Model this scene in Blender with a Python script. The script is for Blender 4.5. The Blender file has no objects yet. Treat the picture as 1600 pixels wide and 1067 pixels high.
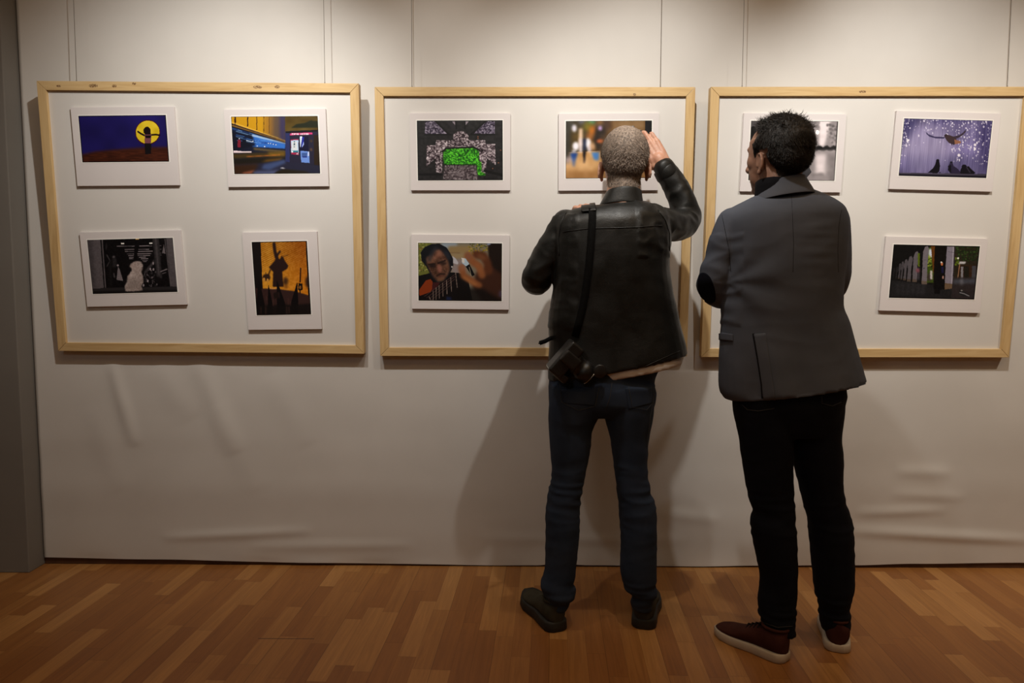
import bpy, bmesh, math, random
import numpy as np
from mathutils import Vector, Matrix, noise
from mathutils.bvhtree import BVHTree

random.seed(7)
rng = np.random.RandomState(7)
SC = bpy.context.scene
COL = SC.collection
V = Vector

# ------------------------------------------------------------------ camera
S = 0.9615
CAMH = 1.25
F = 1100.0
PITCH, YAW, ROLL = 0.0791, 0.0038, 0.0029
D = 3.1885 * S                       # distance of the papered wall
FW = V((-math.sin(YAW)*math.cos(PITCH), math.cos(YAW)*math.cos(PITCH), -math.sin(PITCH)))
R0 = FW.cross(V((0, 0, 1))).normalized()
U0 = R0.cross(FW)
RT = R0*math.cos(ROLL) + U0*math.sin(ROLL)
UP = U0*math.cos(ROLL) - R0*math.sin(ROLL)
CAM = V((0, 0, CAMH))

def ray(px, py):
    return (FW + RT*((px-800)/F) + UP*((533.5-py)/F)).normalized()

def P(px, py, Y):                    # point of the place at depth Y seen at a pixel of the photograph
    r = ray(px, py)
    return CAM + r*((Y-CAM.y)/r.y)

def G(px, py):                       # same, on the floor
    r = ray(px, py)
    return CAM + r*(-CAM.z/r.z)

cd = bpy.data.cameras.new('camera'); cam = bpy.data.objects.new('camera', cd); COL.objects.link(cam)
cd.sensor_width = 36; cd.lens = F/1600*36; cd.clip_start = 0.05
cam.matrix_world = Matrix(((RT.x, UP.x, -FW.x, CAM.x), (RT.y, UP.y, -FW.y, CAM.y), (RT.z, UP.z, -FW.z, CAM.z), (0, 0, 0, 1)))
SC.camera = cam

# ------------------------------------------------------------------ materials
def srgb(r, g, b):
    f = lambda c: (c/255/12.92) if c/255 <= .04045 else ((c/255+.055)/1.055)**2.4
    return (f(r), f(g), f(b), 1)

class NT:
    def __init__(s, name):
        s.m = bpy.data.materials.new(name); s.m.use_nodes = True
        s.t = s.m.node_tree; s.n = s.t.nodes; s.l = s.t.links
        s.b = s.n['Principled BSDF']
    def add(s, typ, ins=None, **kw):
        n = s.n.new(typ)
        for k, v in kw.items(): setattr(n, k, v)
        if ins:
            for k, v in ins.items(): s.put(n.inputs[k], v)
        return n
    def put(s, sock, v):
        if isinstance(v, bpy.types.NodeSocket): s.l.new(v, sock)
        else: sock.default_value = v
    def math(s, op, a, b=0.0, c=0.0):
        n = s.n.new('ShaderNodeMath'); n.operation = op
        s.put(n.inputs[0], a); s.put(n.inputs[1], b); s.put(n.inputs[2], c)
        return n.outputs[0]
    def coord(s, scale=(1, 1, 1), rot=(0, 0, 0), kind='Object', loc=(0, 0, 0)):
        c = s.add('ShaderNodeTexCoord')
        m = s.add('ShaderNodeMapping', {'Vector': c.outputs[kind], 'Scale': scale, 'Rotation': rot, 'Location': loc})
        return m.outputs[0]
    def noise(s, vec, scale=5, detail=3, rough=.5, dist=0):
        return s.add('ShaderNodeTexNoise', {'Vector': vec, 'Scale': scale, 'Detail': detail, 'Roughness': rough, 'Distortion': dist}).outputs[0]
    def ramp(s, fac, stops):
        n = s.add('ShaderNodeValToRGB', {'Fac': fac}); e = n.color_ramp.elements
        while len(e) < len(stops): e.new(.5)
        for k, (p, c) in enumerate(stops): e[k].position = p; e[k].color = c
        return n.outputs[0]
    def mix(s, f, a, b, mode='MIX'):
        n = s.add('ShaderNodeMix', data_type='RGBA', blend_type=mode)
        s.put(n.inputs[0], f); s.put(n.inputs[6], a); s.put(n.inputs[7], b)
        return n.outputs[2]
    def bump(s, h, strength=.3, dist=.01):
        n = s.add('ShaderNodeBump', {'Height': h, 'Strength': strength, 'Distance': dist})
        s.put(s.b.inputs['Normal'], n.outputs[0])
    def set(s, **kw):
        for k, v in kw.items(): s.put(s.b.inputs[k.replace('_', ' ')], v)
        return s.m

def simple(name, col, rough=.6, var=.12, scale=30, bump=.0, bscale=200, metal=0, spec=.5):
    t = NT(name); c = t.coord()
    n = t.noise(c, scale, 4)
    d = tuple(x*(1-var) for x in col[:3])+(1,); e = tuple(min(1, x*(1+var)) for x in col[:3])+(1,)
    t.set(Base_Color=t.ramp(n, [(.3, d), (.7, e)]), Roughness=rough, Metallic=metal, Specular_IOR_Level=spec)
    if bump: t.bump(t.noise(c, bscale, 3), bump, .002)
    return t.m

M = {}
# wall covering cloth: off-white, fine weave
t = NT('wall_cloth'); c = t.coord()
w1 = t.add('ShaderNodeTexWave', {'Vector': c, 'Scale': 260, 'Distortion': 1.0}, bands_direction='X').outputs[1]
w2 = t.add('ShaderNodeTexWave', {'Vector': c, 'Scale': 260, 'Distortion': 1.0}, bands_direction='Z').outputs[1]
t.set(Base_Color=t.ramp(t.noise(c, 2.2, 5), [(.3, (.60, .575, .54, 1)), (.7, (.66, .635, .60, 1))]), Roughness=.9, Specular_IOR_Level=.1)
t.bump(t.math('ADD', t.math('ADD', w1, w2), t.noise(c, 60, 4)), .12, .001); M['cloth'] = t.m
M['panel'] = simple('painted_panel', (.68, .655, .62, 1), .7, .02, 4, .05, 300, spec=.2)
M['plaster'] = simple('plaster', (.55, .51, .46, 1), .9, .05, 3, .1, 60)
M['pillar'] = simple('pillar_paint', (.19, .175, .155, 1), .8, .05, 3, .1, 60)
M['ceiling'] = simple('ceiling_paint', (.6, .58, .55, 1), .9, .03, 3)
M['base'] = simple('baseboard_wood', (.07, .03, .016, 1), .5, .3, 12)
M['board'] = simple('mount_board', (.70, .655, .645, 1), .75, .015, 8, spec=.2)
M['steel'] = simple('steel_wire', (.17, .15, .125, 1), .5, .1, 30, metal=0)
M['nylon'] = simple('nylon_line', (.75, .72, .68, 1), .25, .05, 30)
M['blackplastic'] = simple('black_plastic', (.012, .012, .012, 1), .38, .2, 60, .25, 600)
M['strap'] = simple('strap_webbing', (.005, .005, .005, 1), .9, .2, 80, .4, 500, spec=.1)
M['glass'] = simple('lens_glass', (.01, .012, .02, 1), .05, .1, 10)
M['chrome'] = simple('polished_metal', (.6, .6, .58, 1), .25, .1, 30, metal=1)
M['brass'] = simple('red_badge', (.4, .03, .02, 1), .4, .1, 30)

# floor: three-strip parquet
t = NT('parquet'); c = t.coord(rot=(0, 0, math.radians(3.0)))
sp = t.add('ShaderNodeSeparateXYZ', {0: c}); x, y = sp.outputs[0], sp.outputs[1]
Wd, Ln = .064, .42
u = t.math('DIVIDE', x, Wd); col = t.math('FLOOR', u)
r1 = t.add('ShaderNodeTexWhiteNoise', {'W': col}, noise_dimensions='1D').outputs[0]
vv = t.math('ADD', t.math('DIVIDE', y, Ln), t.math('MULTIPLY', r1, 7.31))
row = t.math('FLOOR', vv)
cid = t.add('ShaderNodeCombineXYZ', {0: col, 1: row})
rc = t.add('ShaderNodeTexWhiteNoise', {'Vector': cid.outputs[0]}, noise_dimensions='2D').outputs[0]
base = t.ramp(rc, [(0, (.30, .123, .034, 1)), (.35, (.34, .145, .040, 1)), (.6, (.385, .175, .050, 1)), (.85, (.45, .22, .068, 1)), (1, (.48, .24, .078, 1))])
gv = t.add('ShaderNodeCombineXYZ', {0: t.math('MULTIPLY', x, 60.0), 1: t.math('MULTIPLY', y, 3.0), 2: t.math('MULTIPLY', rc, 40.0)})
gr = t.noise(gv.outputs[0], 1.0, 5, .6, 1.2)
colr = t.mix(.55, base, t.ramp(gr, [(.3, (.62, .55, .5, 1)), (.7, (1.12, 1.12, 1.12, 1))]), 'MULTIPLY')
fu = t.math('FRACT', u); fv = t.math('FRACT', vv)
eu = t.math('LESS_THAN', t.math('MINIMUM', fu, t.math('SUBTRACT', 1.0, fu)), .012)
ev = t.math('LESS_THAN', t.math('MINIMUM', fv, t.math('SUBTRACT', 1.0, fv)), .003)
# long seam every third strip and its end joints
u3 = t.math('FRACT', t.math('DIVIDE', u, 3.0)); e3 = t.math('LESS_THAN', t.math('MINIMUM', u3, t.math('SUBTRACT', 1.0, u3)), .006)
seam = t.math('MULTIPLY', t.math('MAXIMUM', eu, ev), .28)
seam = t.math('MAXIMUM', seam, t.math('MULTIPLY', e3, .45))
jl, jr = G(403, 998), G(491, 997.5)               # one open end joint
oc = t.add('ShaderNodeSeparateXYZ', {0: t.coord()})
jt = t.math('MULTIPLY', t.math('LESS_THAN', t.math('ABSOLUTE', t.math('SUBTRACT', oc.outputs[1], (jl.y+jr.y)/2)), .0022),
            t.math('LESS_THAN', t.math('ABSOLUTE', t.math('SUBTRACT', oc.outputs[0], (jl.x+jr.x)/2)), (jr.x-jl.x)/2))
seam = t.math('MAXIMUM', seam, t.math('MULTIPLY', jt, .9))
colr = t.mix(seam, colr, (.05, .02, .008, 1))
t.set(Base_Color=colr, Roughness=t.ramp(gr, [(.2, (.36,)*3+(1,)), (.8, (.46,)*3+(1,))]), Specular_IOR_Level=.35)
t.bump(gr, .05, .001); M['floor'] = t.m

def pine(name, along, marks=()):
    t = NT(name)
    sc = (3, 45, 45) if along == 'x' else (45, 45, 3)
    c = t.coord(scale=sc); g = t.noise(c, 1.0, 4, .55, 1.5)
    c1 = t.ramp(g, [(.25, (.50, .315, .13, 1)), (.5, (.62, .43, .205, 1)), (.75, (.68, .49, .25, 1))])
    ks = (2.2, 9, 14) if along == 'x' else (14, 9, 2.2)
    vo = t.add('ShaderNodeTexVoronoi', {'Vector': t.coord(scale=ks), 'Scale': 1.0, 'Randomness': 1.0}).outputs[0]
    k = t.math('LESS_THAN', vo, .085)
    c1 = t.mix(t.math('MULTIPLY', k, .6), c1, (.22, .09, .03, 1))
    if marks:
        o = t.coord(); sx = t.add('ShaderNodeSeparateXYZ', {0: o})
        for (mx, mz, a, b) in marks:
            dx = t.math('DIVIDE', t.math('SUBTRACT', sx.outputs[0], mx), a); dz = t.math('DIVIDE', t.math('SUBTRACT', sx.outputs[2], mz), b)
            dd = t.math('ADD', t.math('POWER', t.math('ABSOLUTE', dx), 2.5), t.math('POWER', t.math('ABSOLUTE', dz), 2.5))
            msk = t.math('MULTIPLY', t.math('LESS_THAN', dd, 1.0), t.math('MULTIPLY', t.math('GREATER_THAN', t.noise(o, 260, 2), .45), .85))
            c1 = t.mix(msk, c1, (.12, .05, .02, 1))
    t.set(Base_Color=c1, Roughness=.55, Specular_IOR_Level=.3); t.bump(g, .08, .001)
    return t.m

# people
t = NT('skin'); c = t.coord()
t.set(Base_Color=t.ramp(t.noise(c, 28, 5, .6), [(.3, (.44, .215, .135, 1)), (.7, (.56, .30, .20, 1))]), Roughness=.5)
t.set(Subsurface_Weight=.08, Subsurface_Scale=.01); t.bump(t.noise(c, 260, 4), .25, .001); M['skin'] = t.m
t = NT('skin_shaded'); c = t.coord()  # same skin darkened, to stand for shade on the second man's face
t.set(Base_Color=t.ramp(t.noise(c, 28, 5, .6), [(.3, (.24, .12, .075, 1)), (.7, (.31, .16, .105, 1))]), Roughness=.55)
t.bump(t.noise(c, 260, 4), .25, .001); M['skin_shaded'] = t.m
t = NT('black_leather'); c = t.coord()
vo = t.add('ShaderNodeTexVoronoi', {'Vector': c, 'Scale': 220.0}, feature='DISTANCE_TO_EDGE').outputs[0]
t.set(Base_Color=(.0085, .0085, .0075, 1), Roughness=t.ramp(t.noise(c, 18, 4), [(.3, (.36,)*3+(1,)), (.7, (.56,)*3+(1,))]), Specular_IOR_Level=.36)
t.bump(t.math('ADD', t.math('MULTIPLY', vo, .5), t.math('MULTIPLY', t.noise(t.coord(scale=(1, 1, 1.5)), 14, 4, .5, 1.0), 1.6)), .16, .006); M['leather'] = t.m
def fabric(name, c1, c2, scale=14, weave=420, bs=.25, rough=.9):
    t = NT(name); c = t.coord()
    wa = t.add('ShaderNodeTexWave', {'Vector': t.coord(rot=(.3, .7, .4)), 'Scale': weave, 'Distortion': 2.0}).outputs[1]
    t.set(Base_Color=t.mix(t.math('MULTIPLY', wa, .25), t.ramp(t.noise(c, scale, 5), [(.3, c1), (.7, c2)]), (.5, .5, .5, 1), 'MULTIPLY'), Roughness=rough, Specular_IOR_Level=.12)
    t.bump(t.math('ADD', t.math('MULTIPLY', wa, .2), t.noise(t.coord(scale=(1, 1, 1.6)), 22, 4, .55, .8)), bs, .006)
    return t.m
M['wool'] = fabric('grey_wool', (.094, .108, .142, 1), (.114, .130, .168, 1), 8, 300, .12)
M['wool_collar'] = fabric('grey_wool_collar', (.092, .100, .122, 1), (.105, .113, .138, 1), 8, 300, .12)
M['jeans'] = fabric('blue_denim', (.023, .034, .060, 1), (.036, .050, .082, 1), 9, 420, .3)
M['jeans_dark'] = fabric('dark_navy_denim', (.0055, .0065, .011, 1), (.008, .0095, .016, 1), 9, 420, .25)
M['stitch'] = fabric('seam_thread', (.055, .055, .058, 1), (.08, .075, .07, 1))
M['seam'] = fabric('dark_seam', (.012, .012, .013, 1), (.016, .016, .018, 1))
M['knit'] = fabric('black_knit', (.006, .006, .008, 1), (.009, .009, .012, 1), 20, 200, .4)
M['patch'] = fabric('navy_suede_patch', (.004, .005, .010, 1), (.006, .007, .014, 1))
M['shirt'] = fabric('white_cotton', (.62, .55, .48, 1), (.7, .62, .55, 1), 10, 200, .1)
M['shoe_olive'] = fabric('olive_suede', (.045, .042, .030, 1), (.065, .060, .042, 1), 20, 300, .25)
M['sole_black'] = simple('black_rubber', (.016, .016, .014, 1), .7, .15, 40)
M['shoe_maroon'] = fabric('maroon_suede', (.050, .016, .012, 1), (.075, .026, .020, 1), 20, 300, .25)
M['sole_white'] = simple('cream_rubber', (.52, .45, .36, 1), .6, .06, 20)
M['lace'] = fabric('dark_lace', (.012, .008, .007, 1), (.02, .012, .01, 1))
M['hair_grey'] = simple('short_grey_hair', (.23, .175, .135, 1), .7, .5, 130, .0, 300)
M['hair_dark'] = simple('dark_hair', (.010, .0075, .006, 1), .62, .3, 60, .5, 300)
M['eye'] = simple('eye_white', (.7, .68, .64, 1), .2, .02)
M['iris'] = simple('iris_brown', (.05, .025, .012, 1), .15, .1)

t = NT('photo_print'); a = t.add('ShaderNodeAttribute', attribute_name='ink')
t.set(Base_Color=a.outputs[0], Roughness=.42, Specular_IOR_Level=.25); M['print'] = t.m

# ------------------------------------------------------------------ object helpers
def link(name, me, mat=None, parent=None, smooth=True):
    o = bpy.data.objects.new(name, me); COL.objects.link(o)
    if mat: me.materials.append(mat)
    if smooth: me.polygons.foreach_set('use_smooth', [True]*len(me.polygons))
    if parent is not None:
        o.parent = parent
        o.matrix_parent_inverse = Matrix.Identity(4)
    return o

def tag(o, label, cat, group=None):
    o['label'] = label; o['category'] = cat
    if group: o['group'] = group
    return o

def struct(o):
    o['kind'] = 'structure'; return o

def empty(name, loc=(0, 0, 0)):
    o = bpy.data.objects.new(name, None); COL.objects.link(o); o.location = loc; o.empty_display_size = .1
    return o

class MB:
    def __init__(s): s.v = []; s.f = []
    def addm(s, vs, fs):
        b = len(s.v); s.v += [tuple(v) for v in vs]; s.f += [tuple(i+b for i in f) for f in fs]
    def loft(s, rings, cap=True):
        n = len(rings[0]); vs = [p for r in rings for p in r]; fs = []
        for k in range(len(rings)-1):
            for i in range(n):
                j = (i+1) % n
                fs.append((k*n+i, k*n+j, (k+1)*n+j, (k+1)*n+i))
        if cap:
            vs.append(sum((V(p) for p in rings[0]), V())/n); vs.append(sum((V(p) for p in rings[-1]), V())/n)
            a, b = len(vs)-2, len(vs)-1; m = (len(rings)-1)*n
            for i in range(n):
                j = (i+1) % n
                fs.append((a, j, i)); fs.append((b, m+i, m+j))
        s.addm(vs, fs)
    def ring(s, c, a, b, n=28, e=2.0):
        out = []
        for i in range(n):
            t = 2*math.pi*i/n; ct, st = math.cos(t), math.sin(t)
            out.append(V(c) + V(a)*(math.copysign(abs(ct)**(2/e), ct)) + V(b)*(math.copysign(abs(st)**(2/e), st)))
        return out
    def tube(s, pts, rad, n=16, flat=None, rounded=True):
        pts = [V(p) for p in pts]
        if not hasattr(rad, '__len__'): rad = [rad]*len(pts)
        rings = []; prev = None
        for k, p in enumerate(pts):
            d = (pts[min(k+1, len(pts)-1)] - pts[max(k-1, 0)]).normalized()
            if prev is None:
                h = V((0, 0, 1)) if abs(d.z) < .9 else V((0, 1, 0)); a = d.cross(h).normalized()
            else: a = (prev - d*prev.dot(d)).normalized()
            prev = a; b = d.cross(a)
            r = rad[k]
            if rounded and k == 0:
                for q in (.95, .7, .35): rings.append(s.ring(p - d*r*q, a*r*math.sqrt(1-q*q), b*r*math.sqrt(1-q*q), n))
            rings.append(s.ring(p, a*r, b*r, n))
            if rounded and k == len(pts)-1:
                for q in (.35, .7, .95): rings.append(s.ring(p + d*r*q, a*r*math.sqrt(1-q*q), b*r*math.sqrt(1-q*q), n))
        s.loft(rings)
    def ell(s, c, r, rot=None, n=20, m=12):
        rot = rot or Matrix.Identity(3); rings = []
        for k in range(1, m):
            ph = math.pi*k/m; z = -math.cos(ph); q = math.sin(ph)
            rings.append([V(c) + rot @ V((r[0]*q*math.cos(2*math.pi*i/n), r[1]*q*math.sin(2*math.pi*i/n), r[2]*z)) for i in range(n)])
        s.loft(rings)
    def box(s, lo, hi, T=None):
        x0, y0, z0 = lo; x1, y1, z1 = hi
        vs = [V((x, y, z)) for z in (z0, z1) for (x, y) in ((x0, y0), (x1, y0), (x1, y1), (x0, y1))]
        if T: vs = [T @ v for v in vs]
        s.addm(vs, [(0, 3, 2, 1), (4, 5, 6, 7), (0, 1, 5, 4), (1, 2, 6, 5), (2, 3, 7, 6), (3, 0, 4, 7)])
    def xf(s, T):
        s.v = [tuple(T @ V(v)) for v in s.v]; return s
    def mesh(s, name='m'):
        me = bpy.data.meshes.new(name); me.from_pydata(s.v, [], s.f); me.update(); return me

def spline(pts, per=6):
    """Catmull-Rom through tuples of numbers"""
    a = [np.array(p, float) for p in pts]; a = [2*a[0]-a[1]] + a + [2*a[-1]-a[-2]]; out = []
    for k in range(1, len(a)-2):
        for j in range(per):
            t = j/per
            out.append(.5*((2*a[k]) + (-a[k-1]+a[k+1])*t + (2*a[k-1]-5*a[k]+4*a[k+1]-a[k+2])*t*t + (-a[k-1]+3*a[k]-3*a[k+1]+a[k+2])*t**3))
    out.append(a[-2]); return out

def remesh(mb, voxel, smooth=3, fac=.5):
    me = mb.mesh('tmp')
    bm = bmesh.new(); bm.from_mesh(me); bmesh.ops.recalc_face_normals(bm, faces=bm.faces); bm.to_mesh(me); bm.free()
    o = bpy.data.objects.new('tmp', me); COL.objects.link(o)
    m = o.modifiers.new('r', 'REMESH'); m.mode = 'VOXEL'; m.voxel_size = voxel; m.adaptivity = 0
    if smooth: k = o.modifiers.new('s', 'SMOOTH'); k.factor = fac; k.iterations = smooth
    dg = bpy.context.evaluated_depsgraph_get()
    out = bpy.data.meshes.new_from_object(o.evaluated_get(dg), depsgraph=dg)
    bpy.data.objects.remove(o); bpy.data.meshes.remove(me)
    return out

def displace(me, fn):
    n = len(me.vertices); co = np.empty(n*3); me.vertices.foreach_get('co', co); co = co.reshape(-1, 3)
    nm = np.empty(n*3); me.vertices.foreach_get('normal', nm); nm = nm.reshape(-1, 3)
    d = np.array([fn(V(p), V(q)) for p, q in zip(co, nm)])
    co += nm*d[:, None]; me.vertices.foreach_set('co', co.ravel()); me.update()

def bev(me, w, seg=2):
    bm = bmesh.new(); bm.from_mesh(me)
    bmesh.ops.bevel(bm, geom=bm.edges[:]+bm.verts[:], offset=w, segments=seg, affect='EDGES', profile=.6)
    bm.to_mesh(me); bm.free(); return me

def ridge(p, sx, sy, sz, seed=0.0):
    return 1-abs(noise.noise(V((p.x*sx+seed, p.y*sy, p.z*sz))))*2.2

def gauss(x, m, s): return math.exp(-((x-m)/s)**2)

# ------------------------------------------------------------------ room
XL = -2.1879*S
mb = MB()                                         # floor
mb.box((-4.5, -3.5, -.05), (4.5, D+.15, 0)); struct(link('floor', mb.mesh(), M['floor'], smooth=False))
mb = MB(); mb.box((-4.5, D+.012, 0), (4.5, D+.15, 3.6)); struct(link('wall_back', mb.mesh(), M['plaster'], smooth=False))
mb = MB(); mb.box((-4.5, -3.5, 3.6), (4.5, D+.15, 3.7)); struct(link('ceiling', mb.mesh(), M['ceiling'], smooth=False))
mb = MB(); mb.box((-4.5, -3.65, 0), (4.5, -3.5, 3.6)); struct(link('wall_front', mb.mesh(), M['plaster'], smooth=False))
mb = MB(); mb.box((4.5, -3.5, 0), (4.65, D+.15, 3.6)); struct(link('wall_right', mb.mesh(), M['plaster'], smooth=False))
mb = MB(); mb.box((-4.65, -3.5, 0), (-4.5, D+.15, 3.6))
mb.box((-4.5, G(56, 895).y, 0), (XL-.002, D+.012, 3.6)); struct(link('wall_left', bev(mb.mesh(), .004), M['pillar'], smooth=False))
mb = MB(); mb.box((XL, D-.004, 0), (4.5, D+.012, .055)); struct(link('baseboard_back', bev(mb.mesh(), .002), M['base'], smooth=False))

# cloth that covers the wall, hanging to just above the floor
def cloth():
    nx, nz = 420, 240; x0, x1, z1 = XL+.004, 3.4, 3.55
    def zb(x):
        k = [(-2.2, .034), (-1.6, .026), (-.9, .014), (-.5, .010), (-.1, .005), (.1, .007), (.2, .017), (.33, .008), (.8, .005), (1.2, .010), (1.5, .013), (1.8, .022), (2.3, .028), (3.5, .03)]
        for (a, b), (c, d) in zip(k, k[1:]):
            if x <= c:
                t = (x-a)/(c-a); t = t*t*(3-2*t); return b+(d-b)*t
        return .03
    folds = []                                     # line folds: start, end, width, height
    for (a, b, w, h) in (((178, 570), (212, 690), 10, .006), ((312, 566), (368, 700), 17, .005), ((248, 575), (300, 650), 22, .003),
                         ((430, 590), (480, 690), 22, .003), ((340, 640), (400, 760), 20, .0025), ((150, 640), (190, 760), 20, .0025),
                         ((262, 838), (480, 828), 8, .004), ((400, 852), (640, 850), 9, .003),
                         ((1335, 828), (1600, 842), 9, .007), ((1340, 800), (1470, 796), 8, .004), ((1400, 735), (1480, 738), 10, .004),
                         ((1395, 770), (1500, 776), 9, .003), ((760, 840), (1060, 842), 10, .003), ((1030, 800), (1120, 810), 10, .003)):
        A = P(*a, D); B = P(*b, D); folds.append((A.x, A.z, B.x, B.z, w*D/F, h*1.35))
    vs = []
    for j in range(nz+1):
        t = (j/nz)**1.6
        for i in range(nx+1):
            x = x0+(x1-x0)*i/nx; b = zb(x); z = b+(z1-b)*t
            y = 0.0
            for (ax, az, bx, bz, w, h) in folds:
                dx, dz = bx-ax, bz-az; L = dx*dx+dz*dz; s = ((x-ax)*dx+(z-az)*dz)/L
                sc = min(1, max(0, s)); d = math.hypot(x-ax-sc*dx, z-az-sc*dz)
                if d < 4*w: y += h*math.exp(-(d/w)**2)*(1 if s <= 0 or s >= 1 else 1)*math.sin(math.pi*min(max(s*.9+.05, 0), 1))**.5
            lo = max(0, 1-z/1.0)
            y += .004*lo*noise.noise(V((x*1.3, 0, z*7))) + .003*lo*noise.noise(V((x*3+9, 0, z*3)))
            y += .004*math.exp(-((z-b)/.02)**2)*noise.noise(V((x*4, 3, 0)))
            vs.append((x, D-.010-max(y, -.006), z))
    fs = [(j*(nx+1)+i, j*(nx+1)+i+1, (j+1)*(nx+1)+i+1, (j+1)*(nx+1)+i) for j in range(nz) for i in range(nx)]
    me = bpy.data.meshes.new('cloth'); me.from_pydata(vs, [], fs)
    o = link('wall_cloth', me, M['cloth'])
    s = o.modifiers.new('thickness', 'SOLIDIFY'); s.thickness = .003; s.offset = 1
    tag(o, 'off-white cloth stretched over the back wall, its creased hem just above the floor', 'wall covering')
cloth()

# ------------------------------------------------------------------ display frames
FP = [dict(x=-2.0556, z=1.0014, rot=-.0062, gt=.1076), dict(x=-.6048, z=.9833, rot=.0013, gt=.0865), dict(x=.8372, z=.9831, rot=.0020, gt=.1011)]
KF = .9952                          # the frames hang a little off the wall
FWD, FHT, GB = 1.3789*S*KF, 1.168*S*KF, .04*S+.0147
RAIL, THK, REC = .036, .036, .013
flabels = ['left wooden display frame with dark marks on its top rail, four photographs inside',
           'middle wooden display frame, the one behind the man in the black leather jacket',
           'right wooden display frame behind the man in the grey blazer']
FM = []
def prism(poly, y0, y1):
    mb = MB(); n = len(poly)
    vs = [(x, y0, z) for x, z in poly]+[(x, y1, z) for x, z in poly]
    fs = [tuple(range(n)), tuple(range(2*n-1, n-1, -1))]+[(i, i+n, (i+1) % n+n, (i+1) % n) for i in range(n)]
    mb.addm(vs, fs); return mb
for k, q in enumerate(FP):
    x0, z0, gt = q['x']*S*KF, CAMH+(q['z']*S-CAMH)*KF, q['gt']*S+.0147
    tl = math.asin((gt-GB)/FHT); r = q['rot']
    ex = V((math.cos(r), 0, math.sin(r))); ez = V((-math.sin(r)*math.cos(tl), -math.sin(tl), math.cos(r)*math.cos(tl))); ey = ez.cross(ex)
    T = Matrix(((ex.x, ey.x, ez.x, x0), (ex.y, ey.y, ez.y, D-GB), (ex.z, ey.z, ez.z, z0), (0, 0, 0, 1)))
    FM.append(T)
    root = empty('display_frame'); root.matrix_world = T
    tag(root, flabels[k], 'picture frame', 'wooden display frames on the wall')
    marks = [(.232, FHT-.018, .018, .007), (.318, FHT-.018, .009, .006), (.40, FHT-.008, .008, .005), (.905, FHT-.018, .018, .006), (.985, FHT-.016, .010, .006), (.09, FHT-.02, .01, .004)] if k == 0 else \
            [(1.07, FHT-.03, .006, .005)] if k == 1 else [(.62, FHT-.02, .014, .005)]
    W_, H_, a, e = FWD, FHT, RAIL, .0006
    px_, pz_ = pine('pine_across_%d' % k, 'x', marks), pine('pine_upright_%d' % k, 'z')
    for nm, poly, mt in (('top_rail', [(e, H_), (W_-e, H_), (W_-a-e, H_-a), (a+e, H_-a)][::-1], px_),
                         ('bottom_rail', [(e, 0), (W_-e, 0), (W_-a-e, a), (a+e, a)], px_),
                         ('side_rail', [(0, e), (a, a+e), (a, H_-a-e), (0, H_-e)], pz_),
                         ('side_rail', [(W_, e), (W_, H_-e), (W_-a, H_-a-e), (W_-a, a+e)], pz_)):
        me = prism(poly, 0, THK).mesh()
        bm = bmesh.new(); bm.from_mesh(me); bmesh.ops.recalc_face_normals(bm, faces=bm.faces); bm.to_mesh(me); bm.free()
        link(nm, bev(me, .0012), mt, root, smooth=False)
    mb = MB(); mb.box((a*.6, REC, a*.6), (W_-a*.6, REC+.004, H_-a*.6)); link('backing_panel', mb.mesh(), M['panel'], root, smooth=False)

def to_local(T, px, py, yoff):
    """pixel -> coordinates on the frame's local plane y = yoff"""
    Ti = T.inverted(); o = Ti @ CAM; d = Ti.to_3x3() @ ray(px, py)
    s = (yoff-o.y)/d.y; q = o+d*s; return np.array([q.x, q.z])
def fit_rect(c):
    tl, tr, br, bl = c; cen = (tl+tr+br+bl)/4; ex = ((tr-tl)+(br-bl))/2; w = np.linalg.norm(ex); ex = ex/w
    ez = ((tl-bl)+(tr-br))/2; h = np.linalg.norm(ez)
    ang = (math.atan2(ex[1], ex[0]) + math.atan2(-ez[0], ez[1]))/2
    return cen, w, h, ang

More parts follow.
